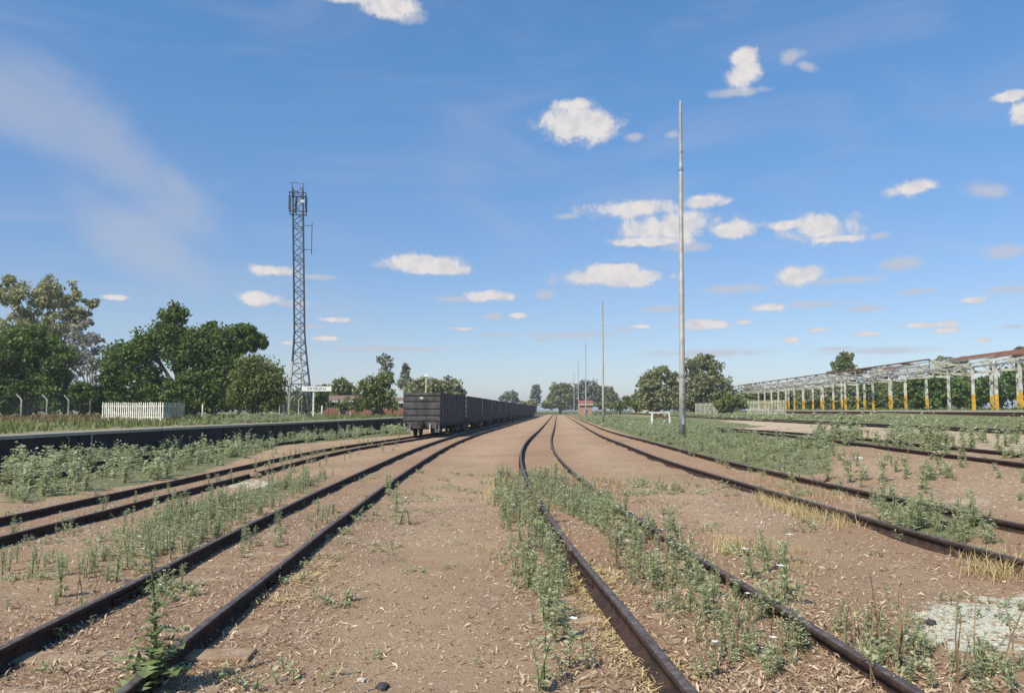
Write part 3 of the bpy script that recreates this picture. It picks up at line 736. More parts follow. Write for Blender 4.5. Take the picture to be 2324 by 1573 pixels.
# left group
tree('gum_tree', 'tall olive gum tree with loose crown at the far left', 52, 410, 92,
     [(55,292,22,22),(28,300,22,26),(75,302,14,18),(92,303,8,6),(84,318,12,10),(60,325,26,18),(20,330,24,20),(8,290,12,18),(40,350,26,20)], LF_gum, .24, 210, M_palebark, .35, clump=.2, elong=2.2)
tree('gum_tree', 'pale grey gum tree between the olive gum and the dark green tree', 92, 408, 84,
     [(82,332,14,13),(92,345,13,14),(72,352,14,16),(84,364,18,12),(66,375,12,12)], LF_grey, .22, 190, M_palebark, .2, clump=.26, elong=2.2)
tree('bushy_tree', 'dark bushy tree at the far left in front of the gum', 22, 410, 72,
     [(8,350,26,28),(35,345,24,22),(58,365,18,22),(20,378,34,22),(50,388,24,16),(-15,370,25,40),(80,392,16,12),(10,398,30,13),(60,401,26,10)], LF_dark, .23, 640, tr=.25, clump=.28)
tree('broadleaf_tree', 'big dark green tree with ragged tall top behind the palisade enclosure', 180, 411, 74,
     [(174,316,14,13),(168,335,20,18),(150,345,20,18),(122,362,24,22),(140,375,26,22),(190,350,26,26),(212,338,18,20),(222,348,24,24),(243,338,20,15),(256,341,12,10),(205,375,34,24),(112,386,16,16),(160,390,34,18),(235,372,18,22),(118,399,22,13),(190,397,34,14),(228,394,16,16)],
     LF_dark, .23, 620, tr=.4, clump=.30)
tree('round_bush', 'rounded olive green bush tree between the dark tree and the tower', 257, 413, 66,
     [(257,378,27,22),(252,368,20,14),(268,385,20,20),(243,392,17,18),(260,399,26,14)], LF_mid, .16, 1000, tr=.15, clump=.36, nsub=40)
tree('bare_shrub', 'low grey shrub between round bush and tower', 283, 412, 90, [(281,385,8,14),(285,396,8,12)], LF_farg, .2, 160, tr=.08)
tree('hedge_bush', 'dark low growth filling in under the gum trees behind the bent fence posts', 84, 411, 80, [(40,402,28,11),(75,401,24,12),(98,399,16,13),(5,402,24,11)], LF_dark, .30, 560, tr=.1, limbs=False, clump=.42)
tree('hedge_bush', 'dark low growth behind the wire fence between enclosure and round bush', 215, 411, 92, [(190,400,20,12),(212,400,20,12),(233,400,16,12),(170,401,20,11),(140,402,20,10),(260,402,16,10)], LF_dark, .30, 560, tr=.1, limbs=False, clump=.42)
tree('hedge_bush', 'dark low growth behind the leaning poles at the tower foot', 292, 411, 118, [(282,404,14,8),(300,404,16,8),(322,405,12,7)], LF_dark, .36, 420, tr=.1, limbs=False, clump=.42)
# behind nameboard and wagon
tree('bushy_tree', 'dark low tree directly behind the tower base', 306, 411, 112, [(300,398,16,14),(318,393,12,10),(312,402,22,9)], LF_dark, .36, 150, tr=.15, group=None)
tree('bushy_tree', 'olive tree above the right end of the nameboard', 341, 411, 125, [(331,390,11,9),(343,387,12,10),(352,394,11,9),(338,398,14,9)], LF_mid, .38, 140, tr=.18)
tree('broadleaf_tree', 'bushy green tree just left of the first wagon', 380, 412, 96, [(374,384,12,14),(386,379,9,11),(366,391,12,12),(384,396,14,13),(374,400,16,10)], LF_mid, .30, 200, tr=.2)
tree('gum_tree', 'thin grey gum rising behind the green tree by the wagon', 386, 410, 150, [(383,359,6,6),(388,363,6,8),(384,370,7,8),(390,377,5,8)], LF_farg, .38, 130, M_palebark, .18)
tree('cypress_tree', 'grey pointed tree behind the first wagon', 405, 409, 150, [(406,368,3.5,6),(405,375,5.5,8),(404,383,8,9)], LF_farg, .40, 150, tr=.15)
for (u, ls, lb) in ((420, [(414,385,13,8),(428,384,14,9),(420,393,16,10),(436,391,10,8)], 'olive tree crowns showing above the first wagon body'),
                (448, [(446,384,9,8),(455,386,8,9),(461,392,5,9),(449,393,14,8)], 'grey green tree sloping down behind the dark wagon tops')):
    tree('bushy_tree', lb, u, 410, 140, ls, LF_far, .42, 130, tr=.2)
tree('bushy_tree', 'small dark far tree above the train end', 510, 410, 330, [(504,398,5,4),(511,396,8,6),(516,400,5,4)], LF_farg, .75, 70, tr=.3)
tree('cypress_tree', 'lone slim grey tree at the far end of the tracks', 535.5, 409, 320, [(535.5,389,4,6),(535.5,394,5.5,8),(535.5,400,5,5)], LF_farg, .75, 80, tr=.3)
for (u, ls, lb) in ((527, [(524,404,9,3.5),(533,403,7,4)], 'low far bush left under the slim grey tree'),
                (560, [(556,390,7,8),(565,388,8,7),(570,395,8,9),(556,399,9,8),(563,402,10,7)], 'far olive tree left of the row of masts'),
                (588, [(580,390,8,8),(588,386,9,8),(595,393,8,9),(586,400,10,8),(575,398,8,8)], 'far grey tree behind the orange hut'),
                (604, [(600,391,7,6),(608,393,8,8),(613,398,6,7),(604,401,10,7)], 'far round tree right of the orange hut')):
    tree('spreading_tree', lb, u, 409, 300, ls, LF_far if u != 588 else LF_farg, .72, 75, tr=.4, clump=.28, group=None)
for (u, ls, lb, lm) in ((620, [(618,404,7,5),(626,401,6,6)], 'low dark bush right of the second mast', LF_mid), (637, [(632,400,7,8),(640,396,6,8),(628,405,5,4)], 'dark bush at the left foot of the broad tree', LF_mid)):
    tree('round_bush', lb, u, 411, 180, ls, lm, .45, 120, tr=.2)
tree('spreading_tree', 'broad olive tree left of the big mast', 657, 412, 140, [(650,378,10,10),(662,373,12,8),(672,378,7,9),(655,390,13,11),(667,395,12,12),(646,397,9,9),(657,402,18,8),(646,386,9,10),(674,388,8,10)], LF_far, .40, 150, tr=.35)
tree('spreading_tree', 'tallest olive tree right behind the big mast', 702, 412, 150, [(690,366,11,9),(703,360,12,7),(712,366,11,10),(698,380,16,12),(716,384,13,13),(726,393,9,10),(690,396,14,12),(708,400,17,9),(702,388,22,13),(722,403,14,8),(684,402,14,8)], LF_far, .42, 150, tr=.4)
tree('bare_tree', 'thin grey tree fading out at the right side of the tallest olive tree', 728, 411, 160, [(726,382,6,9),(735,391,5,7),(728,395,8,8)], LF_farg, .36, 60, M_palebark, .15)
tree('round_bush', 'round dark bush before the pale fence left of the shed', 732, 412, 105, [(732,400,13,9),(722,404,9,6),(741,403,8,7)], LF_mid, .30, 220, tr=.12, clump=.36)
tree('conifer_tree', 'dark ragged tree sticking up behind the shed roof', 846, 409, 175, [(846,357,8,6),(843,364,12,8),(848,374,12,10),(834,374,8,5),(846,386,13,12)], LF_mid, .48, 130, tr=.25)
tree('bushy_tree', 'pale tree top at the roof line between conifer and rusted roof', 885, 409, 190, [(878,372,10,6),(890,372,10,6),(884,384,18,12)], LF_farg, .5, 90, tr=.25)
tree('broadleaf_tree', 'dark thick tree seen through the open middle of the shed', 935, 409, 105, [(918,385,18,16),(940,388,18,16),(928,398,24,12),(955,392,16,14)], LF_dark, .38, 170, tr=.3, z0=SHZ)
tree('broadleaf_tree', 'dark thick tree behind the right end of the shed', 1000, 409, 112, [(985,388,18,16),(1005,386,20,18),(1025,382,20,20),(975,396,16,12)], LF_dark, .38, 150, tr=.3, z0=SHZ)
tree('bushy_tree', 'small tree peeping over the rusted roof at the right edge', 1020, 405, 150, [(1019,352,8,6),(1022,362,8,10),(1020,376,12,12)], LF_mid, .42, 90, tr=.2, z0=SHZ)
tree('bushy_tree', 'long green tree behind the far half of the shed posts', 800, 409, 210, [(775,397,18,9),(800,396,20,10),(826,397,20,10),(852,396,18,11),(876,394,16,12)], LF_mid, .6, 60, tr=.25, z0=1.2)
tree('bushy_tree', 'pale green tree above the rusted roof between shed halves', 950, 405, 200, [(945,362,14,6),(960,362,12,6),(950,376,22,14)], LF_far, .5, 80, tr=.25, z0=SHZ)

for (uu_, lb, lm, Yb, ls) in (
    (752, 'mid green bush behind the left end of the shed roof', LF_mid, 150, [(745,400,13,9),(760,399,14,10),(754,392,12,9)]),
    (785, 'dark green bush behind the first ochre posts', LF_mid, 160, [(775,399,14,10),(792,399,14,11),(785,391,14,8)]),
    (822, 'broad green bush behind the middle ochre posts', LF_far, 155, [(808,399,14,11),(825,398,16,12),(840,398,14,12),(824,389,16,8)]),
    (868, 'dark green bush behind the shed posts right of the middle', LF_mid, 150, [(855,398,14,12),(872,398,16,13),(886,397,14,13),(872,388,18,9)]),
    (905, 'dark green bush behind the gap in the shed front', LF_mid, 140, [(897,396,15,14),(912,395,15,15),(905,386,16,9)]),
    (960, 'olive bush between the two thick trees behind the shed', LF_mid, 135, [(950,396,16,14),(968,396,16,14),(960,386,16,10)]),
    (680, 'low bush at the foot of the big mast', LF_far, 165, [(672,403,12,7),(686,402,12,8),(678,397,12,7)]),
    (650, 'low bush under the broad olive tree', LF_mid, 160, [(640,405,12,6),(656,404,14,7)]),
    (707, 'low bush under the tallest olive tree', LF_mid, 158, [(698,404,14,7),(716,402,14,9),(728,404,10,7)]),
    (612, 'low far bush between the orange hut and the second mast', LF_mid, 230, [(604,405,10,4),(618,406,9,4)]),
    (560, 'low far growth under the far olive tree', LF_mid, 310, [(550,404,10,4),(566,404,12,5),(580,405,9,4)]),
    (344, 'low bush before the brick building', LF_mid, 108, [(340,406,7,6),(348,404,7,7)]),
    (372, 'leafy bush at the right end of the brick building', LF_mid, 106, [(362,404,9,8),(372,402,9,9),(393,405,8,7)])):
    tree('leafy_bush', lb, uu_, 411 if Yb < 200 else 409.8, Yb, ls, lm, .36 * Yb / 150 + .04, 210 if Yb < 200 else 90, tr=.12, clump=.36, nsub=30, limbs=False, z0=SHZ if uu_ > 740 and Yb < 200 else None)
# ------------------------------------------------------------------ buildings far off
def house(name, label, u0, u1, vt, Y, depth, mw, mr, wins, z0=None, rise=1.0, group=None):
    a, b_ = at(u0, 410, Y), at(u1, 410, Y); zz = float(zg((a.x + b_.x) / 2, Y)) if z0 is None else z0
    H = at(u0, vt, Y).z - zz - rise; W = (b_.x - a.x) / 2
    root = empty(name, ((a.x + b_.x) / 2, Y, zz), 0, label, 'building', group)
    m = MB(); m.box(-W, W, 0, depth, -.1, H)
    m.add([(-W, 0, H), (-W, depth, H), (-W, depth / 2, H + rise * .95)], [(0, 1, 2)]); m.add([(W, 0, H), (W, depth, H), (W, depth / 2, H + rise * .95)], [(2, 1, 0)])
    m.build('wall', mw, root)
    r = MB(); r.add([(-W - .3, -.35, H - .05), (W + .3, -.35, H - .05), (W + .3, depth / 2, H + rise), (-W - .3, depth / 2, H + rise), (-W - .3, depth + .35, H - .05), (W + .3, depth + .35, H - .05)], [(0,1,2,3),(3,2,5,4)])
    o = r.build('roof', mr, root); so_ = o.modifiers.new('thick', 'SOLIDIFY'); so_.thickness = .08
    f = MB(); f.box(-W - .28, W + .28, -.40, -.36, H - .22, H - .02); f.build('fascia', M_white, root)
    for (x, w_, z_, h_, nm) in wins:
        q = MB(); q.box(x - w_ / 2 - .06, x + w_ / 2 + .06, -.035, .05, z_ - .06, z_ + h_ + .06); fr = q.build(nm, M_white, root)
        g = MB(); g.box(x - w_ / 2, x + w_ / 2, -.05, -.037, z_, z_ + h_); g.build('pane' if nm == 'window' else 'leaf', M_glass if nm == 'window' else M_dark, fr)
    return root
house('brick_building', 'low red brick station building with white fascia behind the nameboard', 322, 372, 394.5, 116, 7, M_brick, M_roof, [(-2.3, 1.0, 1.0, 1.0, 'window'), (-.6, .9, .05, 2.0, 'door'), (1.2, 1.0, 1.0, 1.0, 'window')], PLAT, .8)
house('brick_building', 'red brick building half hidden at the left edge of the first wagon', 379, 412, 396.5, 118, 6, M_brick, M_roof, [(-1.4, 1.0, 1.0, 1.0, 'window'), (1.0, 1.0, 1.0, 1.0, 'window')], PLAT, .7)
house('orange_hut', 'small orange hut with red roof among the far masts', 579.5, 592, 399.8, 190, 3.0, M_orange, M_brick, [(.1, .7, .9, .7, 'window')], None, .9)
house('white_house', 'pale house roof glimpsed between bush and broad tree', 636, 648, 402, 210, 6, M_white, M_roof, [(0, 1, 1, .8, 'window')], None, .8)

# ------------------------------------------------------------------ white trestle
p = hit(659.5, 425.2)
root = empty('white_trestle', p, R(8), 'white painted wooden trestle with rusty cross bars standing in the weeds', 'trestle')
sc_m = p.y / FPX; W_ = 9.3 * sc_m; H_ = 12.3 * sc_m
for sx in (-1, 1):
    for sy in (-1, 1):
        m = MB(); m.bar((sx * W_ * (1.0 if sy < 0 else .72), sy * .45, -.05), (sx * W_ * (.92 if sy < 0 else .70), sy * .30, H_), .13); m.build('leg', M_white, root)
m = MB(); m.box(-W_ * 1.0, W_ * 1.0, -.38, -.20, H_, H_ + .14); m.box(-W_ * 1.0, W_ * 1.0, .20, .38, H_, H_ + .14); m.build('top_beam', M_white, root)
m = MB(); m.bar((-W_ * .85, -.36, H_ * .72), (W_ * .85, -.36, H_ * .72), .14, .16); m.bar((-W_ * .7, .30, H_ * .9), (W_ * .7, .3, H_ * .62), .1); m.bar((-W_ * .7, -.2, H_ * .6), (W_ * .2, -.2, H_ * .98), .1); m.build('cross_bar', M_rust, root)

# ------------------------------------------------------------------ goods platform and derelict shed (right)
root = empty('goods_platform', (SHX - 3.4 + SHT * 60, 60, 1.0), 0, 'low goods platform with pale edge under the derelict shed', 'platform')
inv = -Vector(root.location)
for nm, offs, m_ in (('retaining_wall', [(.05, .6), (.05, SHZ - .14), (.5, SHZ - .14)], M_brick), ('coping', [(.3, SHZ - .138), (-.12, SHZ - .138), (-.12, SHZ), (.45, SHZ + .002)], M_concrete), ('platform_deck', [(.45, SHZ - .005), (1.6, SHZ + .012)], M_deck)):
    mb = MB()
    yy = np.arange(24, 226, 4.0)
    for y in yy:
        for (o_, z_) in offs: mb.v.append((SHX - 3.4 + SHT * y + o_, y, z_))
    n = len(offs)
    for i in range(len(yy) - 1):
        for j in range(n - 1): mb.f.append((i * n + j, (i + 1) * n + j, (i + 1) * n + j + 1, i * n + j + 1)); mb.m.append(0)
    o = mb.build(nm, m_, root); o.location = inv
S0 = Vector((SHX + SHT * 62, 62, SHZ))
root = empty('derelict_shed', S0, 0, 'long skeleton of a derelict goods shed with ochre based posts and patches of rusted roof', 'shed')
def sp(off, y, h): return Vector((SHX + off + SHT * y, y, SHZ + h)) - S0
FR = [57.6, 62.6, 66.1, 69.8, 74.2, 83.5, 87.5, 92.2, 97.0, 101.2, 105.6, 109.8, 114.2, 118.8, 123.2, 127.8, 132.2, 136.6, 141, 145.4]
for i, y in enumerate(FR):
    m = MB(); hy = random.uniform(1.3, 1.65) if y != 74.2 else 0.02
    a = .21
    m.bar(sp(0, y, 0), sp(0, y, hy), a, a, 1); m.bar(sp(0, y, hy), sp(0, y, 3.72), a * .96, a * .96, 0)
    m.build('post', [M_shedwhite, M_shedyel], root)
    if i % 2 == 0 or y < 70:
        m = MB(); m.bar(sp(4.4, y + .8, 0), sp(4.4, y + .8, 1.35), .24, .24, 1); m.bar(sp(4.4, y + .8, 1.35), sp(4.4, y + .8, 4.6), .22, .22, 0); m.build('post', [M_shedwhite, M_shedyel], root)
    if y > 68:
        m = MB(); m.bar(sp(0, y, 3.7), sp(-3.7, y, 4.32), .13, .17); m.bar(sp(0, y, 3.0), sp(-3.7, y, 3.32), .10, .12)
        for f0, f1 in (((.2, .5),) if i % 2 else ()): m.bar(sp(-3.7 * f0, y, 3.7 + .62 * f0), sp(-3.7 * f1, y, 3.0 + .32 * f1), .07)
        m.build('front_truss', M_shedwhite if i % 3 else M_cream, root)
    if y > 86 and i % 2: continue
    m = MB(); m.bar(sp(0, y, 3.7), sp(6.6, y, 5.45), .14, .18); m.bar(sp(0, y, 3.35), sp(4.4, y, 3.55), .10, .13); m.bar(sp(4.4, y, 3.55), sp(6.6, y, 5.3), .08)
    for f0, f1 in (((.12, .2), (.3, .38), (.48, .55)) if y < 90 else ()): m.bar(sp(6.6 * f0, y, 3.7 + 1.75 * f0), sp(6.6 * f1 + .3, y, 3.42), .07)
    m.build('rear_truss', M_cream if i % 3 else M_shedwhite, root)
Y0, Y1_ = 69.8, 145.4
m = MB()
m.bar(sp(-3.75, Y0 - .1, 4.42), sp(-3.75, Y1_, 4.42), .12, .12); m.build('fascia_rail', M_rust, root)
m = MB(); m.bar(sp(-3.72, Y0 - .1, 3.86), sp(-3.72, Y1_, 3.86), .07, .09); m.bar(sp(-3.72, Y0, 3.34), sp(-3.72, Y1_, 3.34), .09, .11)
yy = np.arange(Y0, Y1_, 4.4)
for i in range(len(yy) - 1):
    m.bar(sp(-3.72, yy[i], 4.36), sp(-3.72, yy[i], 3.3), .07)
    if i % 2: m.bar(sp(-3.72, yy[i], 4.36), sp(-3.72, yy[i + 1], 3.4), .06)
    else: m.bar(sp(-3.72, yy[i], 3.4), sp(-3.72, yy[i + 1], 4.36), .06)
m.build('fascia_girder', M_shedblue, root)
for off, h in ((-1.9, 4.12), (2.0, 4.32), (4.4, 4.96), (6.6, 5.55)):
    m = MB(); m.bar(sp(off, Y0 if off < 0 else 52, h), sp(off, Y1_, h), .07, .10); m.build('purlin', M_shedblue if off > 3 else M_shedwhite, root)
m = MB(); m.bar(sp(0, 52, 3.78), sp(0, Y1_, 3.78), .2, .14); m.build('valley_beam', M_shedblue, root)
def sheet(o0, h0, o1, h1, ya, yb):
    m = MB(); n = int((yb - ya) / .16)
    for i in range(n + 1):
        y = ya + (yb - ya) * i / n; dz = .03 if i % 2 else -.03
        m.v += [tuple(sp(o0, y, h0 + dz)), tuple(sp(o1, y, h1 + dz))]
    for i in range(n): m.f.append((2 * i, 2 * i + 1, 2 * i + 3, 2 * i + 2)); m.m.append(0)
    m.build('roof_sheet', M_rust, root)
for a_ in ((4.8, 5.1, 6.6, 5.63, 74, 84), (3.4, 4.76, 6.6, 5.63, 66, 73.6), (3.8, 4.88, 6.6, 5.63, 55, 65.5), (-3.7, 4.44, -2.5, 4.27, 74.5, 76.5), (-3.7, 4.44, -2.5, 4.27, 84, 87.5), (-2.5, 4.30, -1.2, 4.10, 90, 93), (3.8, 4.88, 5.4, 5.3, 96, 101)):
    sheet(*a_)
# palisades left of the shed
def far_fence(u0, u1, Y, h, n, label, z0):
    a, b_ = at(u0, 410, Y), at(u1, 410, Y - 4); palisade('palisade_fence', [(a.x, a.y), (b_.x, b_.y)], [n], h, label, z0, M_cream)
p0 = at(705, 410, 120)
far_fence(695, 718, 122, 1.75, 18, 'pale palisade fence behind the weeds left of the round dark bush', float(zg(p0.x, p0.y)))
far_fence(747, 786, 112, 2.0, 26, 'pale palisade fence between the round dark bush and the first ochre posts', float(zg(p0.x + 6, 112)))

# ------------------------------------------------------------------ weeds
def weed_quads(h, nst, nleaf, ll, lw, flowers=0, bushy=.5, seed=0):
    """One plant as quads; material 0 leaf, 1 stem, 2 flower."""
    r = np.random.default_rng(seed); Q = []; var = []; mi = []
    for s_ in range(nst):
        a = r.uniform(0, 2 * np.pi); lean = r.uniform(.05, .5) * bushy; hh = h * r.uniform(.6, 1.0)
        b0 = np.array([r.normal(0, .04 * bushy), r.normal(0, .04 * bushy), -.01])
        tip = b0 + np.array([np.cos(a) * lean * hh, np.sin(a) * lean * hh, hh])
        mid = (b0 + tip) / 2 + np.array([np.cos(a), np.sin(a), 0]) * -.06 * hh
        def pt(t): return (1 - t) ** 2 * b0 + 2 * t * (1 - t) * mid + t * t * tip
        tw = .0045 + .004 * h
        for (t0, t1) in ((0, .5), (.5, 1)):
            p, q = pt(t0), pt(t1)
            for ax in (np.array([1, 0, 0]), np.array([0, 1, 0])):
                w0, w1 = tw * (1 - t0 * .6), tw * (1 - t1 * .6); Q.append([p - ax * w0, p + ax * w0, q + ax * w1, q - ax * w1]); var.append(.5); mi.append(1)
        for i in range(nleaf):
            t = r.uniform(.08, 1.0); p = pt(t); ga = i * 2.4 + r.uniform(-.4, .4); up = r.uniform(.05, .9)
            d = np.array([np.cos(ga), np.sin(ga), up]); d /= np.linalg.norm(d)
            s = np.cross(d, [0, 0, 1]); s /= np.linalg.norm(s); n_ = np.cross(s, d)
            roll = r.uniform(-.7, .7); s = s * np.cos(roll) + n_ * np.sin(roll)
            l_ = ll * r.uniform(.6, 1.3) * (1.15 - .55 * t); w_ = lw * r.uniform(.7, 1.3)
            m1 = p + d * l_ * .55 + n_ * l_ * .08; tp = p + d * l_ - np.array([0, 0, l_ * .18 * r.uniform(0, 1.6)])
            Q.append([p, m1 + s * w_, tp, m1 - s * w_]); var.append(np.clip(r.normal(.45, .28), 0, 1)); mi.append(0)
        if r.uniform() < flowers:
            c_ = tip + np.array([0, 0, .01]); rr = .028
            for kf in range(5):
                a0 = kf * 2 * np.pi / 5 + r.uniform(0, .3); d = np.array([np.cos(a0), np.sin(a0), .45]); s = np.array([-np.sin(a0), np.cos(a0), 0])
                Q.append([c_, c_ + d * rr * .7 + s * rr * .55, c_ + d * rr * 1.2, c_ + d * rr * .7 - s * rr * .55]); var.append(.5); mi.append(2)
    return np.array(Q), np.array(var), np.array(mi)
W_near = [weed_quads(h, ns, nl, .085, .0095, fl, bu, 11 + i) for i, (h, ns, nl, fl, bu) in enumerate([(.40, 4, 22, .06, .7), (.30, 5, 18, .05, 1.1), (.52, 3, 34, .2, .35), (.22, 6, 13, .0, 1.3), (.46, 3, 24, .1, .5), (.34, 5, 18, .08, .9), (.26, 3, 20, 0, 1.6), (.56, 3, 40, .3, .4)])]
W_low = [weed_quads(h, ns, nl, .05, .010, .0, 2.4, 31 + i) for i, (h, ns, nl) in enumerate([(.10, 7, 10), (.07, 6, 9), (.14, 8, 9)])]
W_far = [weed_quads(h, ns, nl, .15, .032, .12, bu, 51 + i) for i, (h, ns, nl, bu) in enumerate([(.6, 5, 11, .7), (.45, 6, 9, 1.0), (.75, 4, 14, .6), (.5, 7, 9, 1.1)])]
W_vfar = [weed_quads(h, 4, 5, .30, .09, .04, 1.0, 71 + i) for i, h in enumerate([.5, .65, .4])]
def scatter(name, pts, variants, smin, smax, mats, label, zoff=0.0, zfix=None):
    if len(pts) == 0: return
    Vs, vv, mm = [], [], []
    pts = np.asarray(pts); px_, py_ = pts[:, 0], pts[:, 1]
    pat_ = .5 + .5 * np.sin(px_ * 1.15 + 2 * np.sin(py_ * .37)) * np.sin(py_ * .83 + 1.7 * np.sin(px_ * .62))
    kp = rng.uniform(0, 1, len(pts)) < .32 + .9 * pat_; pts = pts[kp]; pat_ = pat_[kp]
    which = rng.integers(0, len(variants), len(pts))
    for (x, y), k_, pt_ in zip(pts, which, pat_):
        Q, v_, m_ = variants[k_]; s_ = (smin + (smax - smin) * rng.uniform() ** 1.4) * (.72 + .55 * pt_); a = rng.uniform(0, 6.283); ca, sa_ = math.cos(a) * s_, math.sin(a) * s_
        q = np.empty_like(Q); q[..., 0] = Q[..., 0] * ca - Q[..., 1] * sa_ + x; q[..., 1] = Q[..., 0] * sa_ + Q[..., 1] * ca + y
        q[..., 2] = Q[..., 2] * s_ + (float(zg(x, y)) if zfix is None else zfix) + zoff
        Vs.append(q); vv.append(np.clip(v_ + rng.normal(0, .15), 0, 1)); mm.append(m_)
    me_ = quad_mesh(name, np.concatenate(Vs), mats, np.concatenate(vv), np.concatenate(mm))
    return tag(link(name, me_), label, 'weeds', None, 'stuff')
WM = [M_weed, M_stem, M_flower]; WG = [M_weedg, M_stem, M_flower]
# single weeds that stand out near the camera: one object each, sharing a few meshes
wmesh = [quad_mesh('weed_plant', q, WM, v_, m_) for q, v_, m_ in W_near]
def plants(pts, smin, smax, label, group):
    for (x, y) in pts:
        o = link('weed_plant', wmesh[rng.integers(0, len(wmesh))]); o.location = (x, y, float(zg(x, y)) - .005); s_ = smin + (smax - smin) * rng.uniform() ** 1.4
        o.scale = (s_ * rng.uniform(.8, 1.25), s_ * rng.uniform(.8, 1.25), s_ * rng.uniform(.75, 1.2)); o.rotation_euler = (0, 0, rng.uniform(0, 6.28)); tag(o, label, 'weed', group)
Z_strip = [(1130,1075),(1190,1090),(1250,1190),(1290,1270),(1330,1420),(1290,1573),(1225,1573),(1160,1260),(1120,1140)]
Z_in = [(1215,1075),(1330,1115),(1440,1190),(1500,1240),(1620,1310),(1780,1400),(1860,1500),(1720,1573),(1600,1573),(1540,1450),(1400,1310),(1360,1200),(1260,1150)]
plants(zone(Z_strip, 62), .5, 1.1, 'grey green leafy weed in the strip along the left rail of the middle track', 'weeds along the middle track')
plants(zone(Z_in, 46), .45, 1.1, 'grey green leafy weed growing between the rails of the middle track', 'weeds between the middle rails')
plants(zone([(1700,1270),(1800,1270),(1850,1420),(1720,1420)], 8), .8, 1.3, 'tall grey green weed leaning over the right rail of the middle track', 'tall weeds over the middle rail')
plants(zone([(1440,1190),(1530,1190),(1540,1250),(1470,1240)], 8), .8, 1.2, 'grey green weed hiding a length of the right middle rail', 'weeds hiding the middle rail')
plants(zone([(1960,1150),(2230,1170),(2260,1250),(2060,1240)], 30), .65, 1.0, 'white flowered weed covering the rails right of the yellow grass', 'flowering weeds on the right track')
plants(zone([(870,1110),(905,1110),(915,1190),(875,1190)], 6), .9, 1.2, 'grey green weed against the right side of the dark right rail', 'weeds by the left main rail')
plants(zone([(80,1370),(240,1250),(480,1150),(560,1180),(380,1270),(200,1360)], 40), .5, 1.0, 'grey green weed between the two left tracks', 'weeds between the left tracks')
scatter('weeds', zone(Z_strip, 240), W_near, .35, .8, WM, 'grey green weeds thick along the left rail of the middle track')
scatter('weeds', zone(Z_in, 230), W_near, .25, .75, WM, 'grey green weeds scattered through the middle track')
scatter('weeds', zone([(1190,1075),(1340,1115),(1440,1190),(1340,1190),(1250,1150)], 160), W_near, .4, .8, WM, 'weed bed in the bend of the middle track')
scatter('weeds', zone([(80,1370),(330,1180),(640,1095),(760,1075),(560,1190),(420,1270),(150,1400)], 360), W_near, .3, .8, WM, 'grey green weeds between the two left tracks')
scatter('weeds', np.concatenate([zone([(0,1190),(200,1150),(420,1110),(640,1040),(660,1065),(400,1140),(200,1190),(0,1260)], 60), zone([(0,1230),(330,1180),(560,1120),(560,1160),(330,1250),(120,1330),(0,1420)], 110)]), W_near, .3, .7, WM, 'weeds around the near end of the wagon track')
scatter('weeds', np.concatenate([zone([(560,1200),(650,1190),(640,1255),(540,1265)], 22), zone([(700,1160),(760,1150),(740,1200),(680,1210)], 14), zone([(330,1290),(420,1290),(400,1400),(300,1400)], 8)]), W_near, .35, .7, WM, 'small weeds inside the dark railed left track')
scatter('weeds', zone([(1560,1000),(1640,1030),(1900,1090),(2010,1130),(1900,1115),(1640,1065),(1540,1030)], 75), W_near, .45, .85, WM, 'weeds along the far rail of the right track')
scatter('weeds', zone([(1960,1120),(2240,1160),(2260,1240),(2050,1240)], 80), W_near, .4, .8, WM, 'dense flowering weeds covering the right track')
scatter('weeds', zone([(1900,1420),(2080,1430),(2120,1490),(2324,1510),(2324,1573),(2000,1573)], 40), W_near, .3, .65, WM, 'small weeds right of the middle track')
scatter('weeds', np.concatenate([zone([(0,1150),(460,1060),(930,985),(900,1020),(470,1120),(0,1220)], 110), zone([(620,1030),(760,1020),(740,1050),(600,1060)], 25)]), W_near, .4, .85, WM, 'weeds in and beside the wagon track')
scatter('weeds', np.concatenate([zone([(0,1050),(300,975),(640,950),(930,945),(930,985),(640,1010),(450,1075),(0,1150)], 1250, 60), zone([(0,1050),(300,985),(600,965),(620,985),(300,1040),(0,1110)], 300, 60)]), W_far, .35, 1.05, WM, 'tall weeds thick below the dark platform wall')
scatter('weeds', zone([(1330,950),(1560,950),(1640,975),(1800,1000),(1900,1020),(1890,1070),(1650,1045),(1500,1005)], 3600, 110), W_far, .25, .6, WM, 'wide weed bed round the tall mast')
scatter('weeds', zone([(1850,985),(2324,1000),(2324,1045),(1850,1010)], 150, 60), W_far, .5, 1.15, WM, 'tall weeds over the half buried track')
scatter('weeds', zone([(1850,1010),(2324,1040),(2324,1180),(2100,1150),(1900,1090)], 70, 60), W_far, .3, .75, WM, 'patchy weeds on the bare field at the right')
ft = []
X = rng.uniform(10, 60, 9000); Y = rng.uniform(14, 130, 9000); ok = (X - TR3(Y) > 8.0) & (X < SHX - 3.6 + SHT * Y) & (np.abs(X - TR4(Y)) > .9)
scatter('weeds', np.stack([X[ok], Y[ok]], 1)[:1500], W_vfar, .25, .55, WM, 'green weeds before the goods platform')
X = rng.uniform(-12, 30, 5000); Y = rng.uniform(60, 330, 5000); xr = X - TR1(Y); ok = ((xr > 4.8) | (xr < -12)) & (X < SHX - 4 + SHT * Y) & ((X < TR3(Y) - .9) | (X > TR3(Y) + 6)) & (X > EDGE(np.minimum(Y, 170)) + .2)
scatter('weeds', np.stack([X[ok], Y[ok]], 1)[:1800], W_vfar, .5, 1.1, WM, 'far weeds beside the converging tracks')
X = rng.uniform(8, 26, 1500); Y = rng.uniform(190, 420, 1500); ok = (np.abs(X - TR1(Y)) > 7)
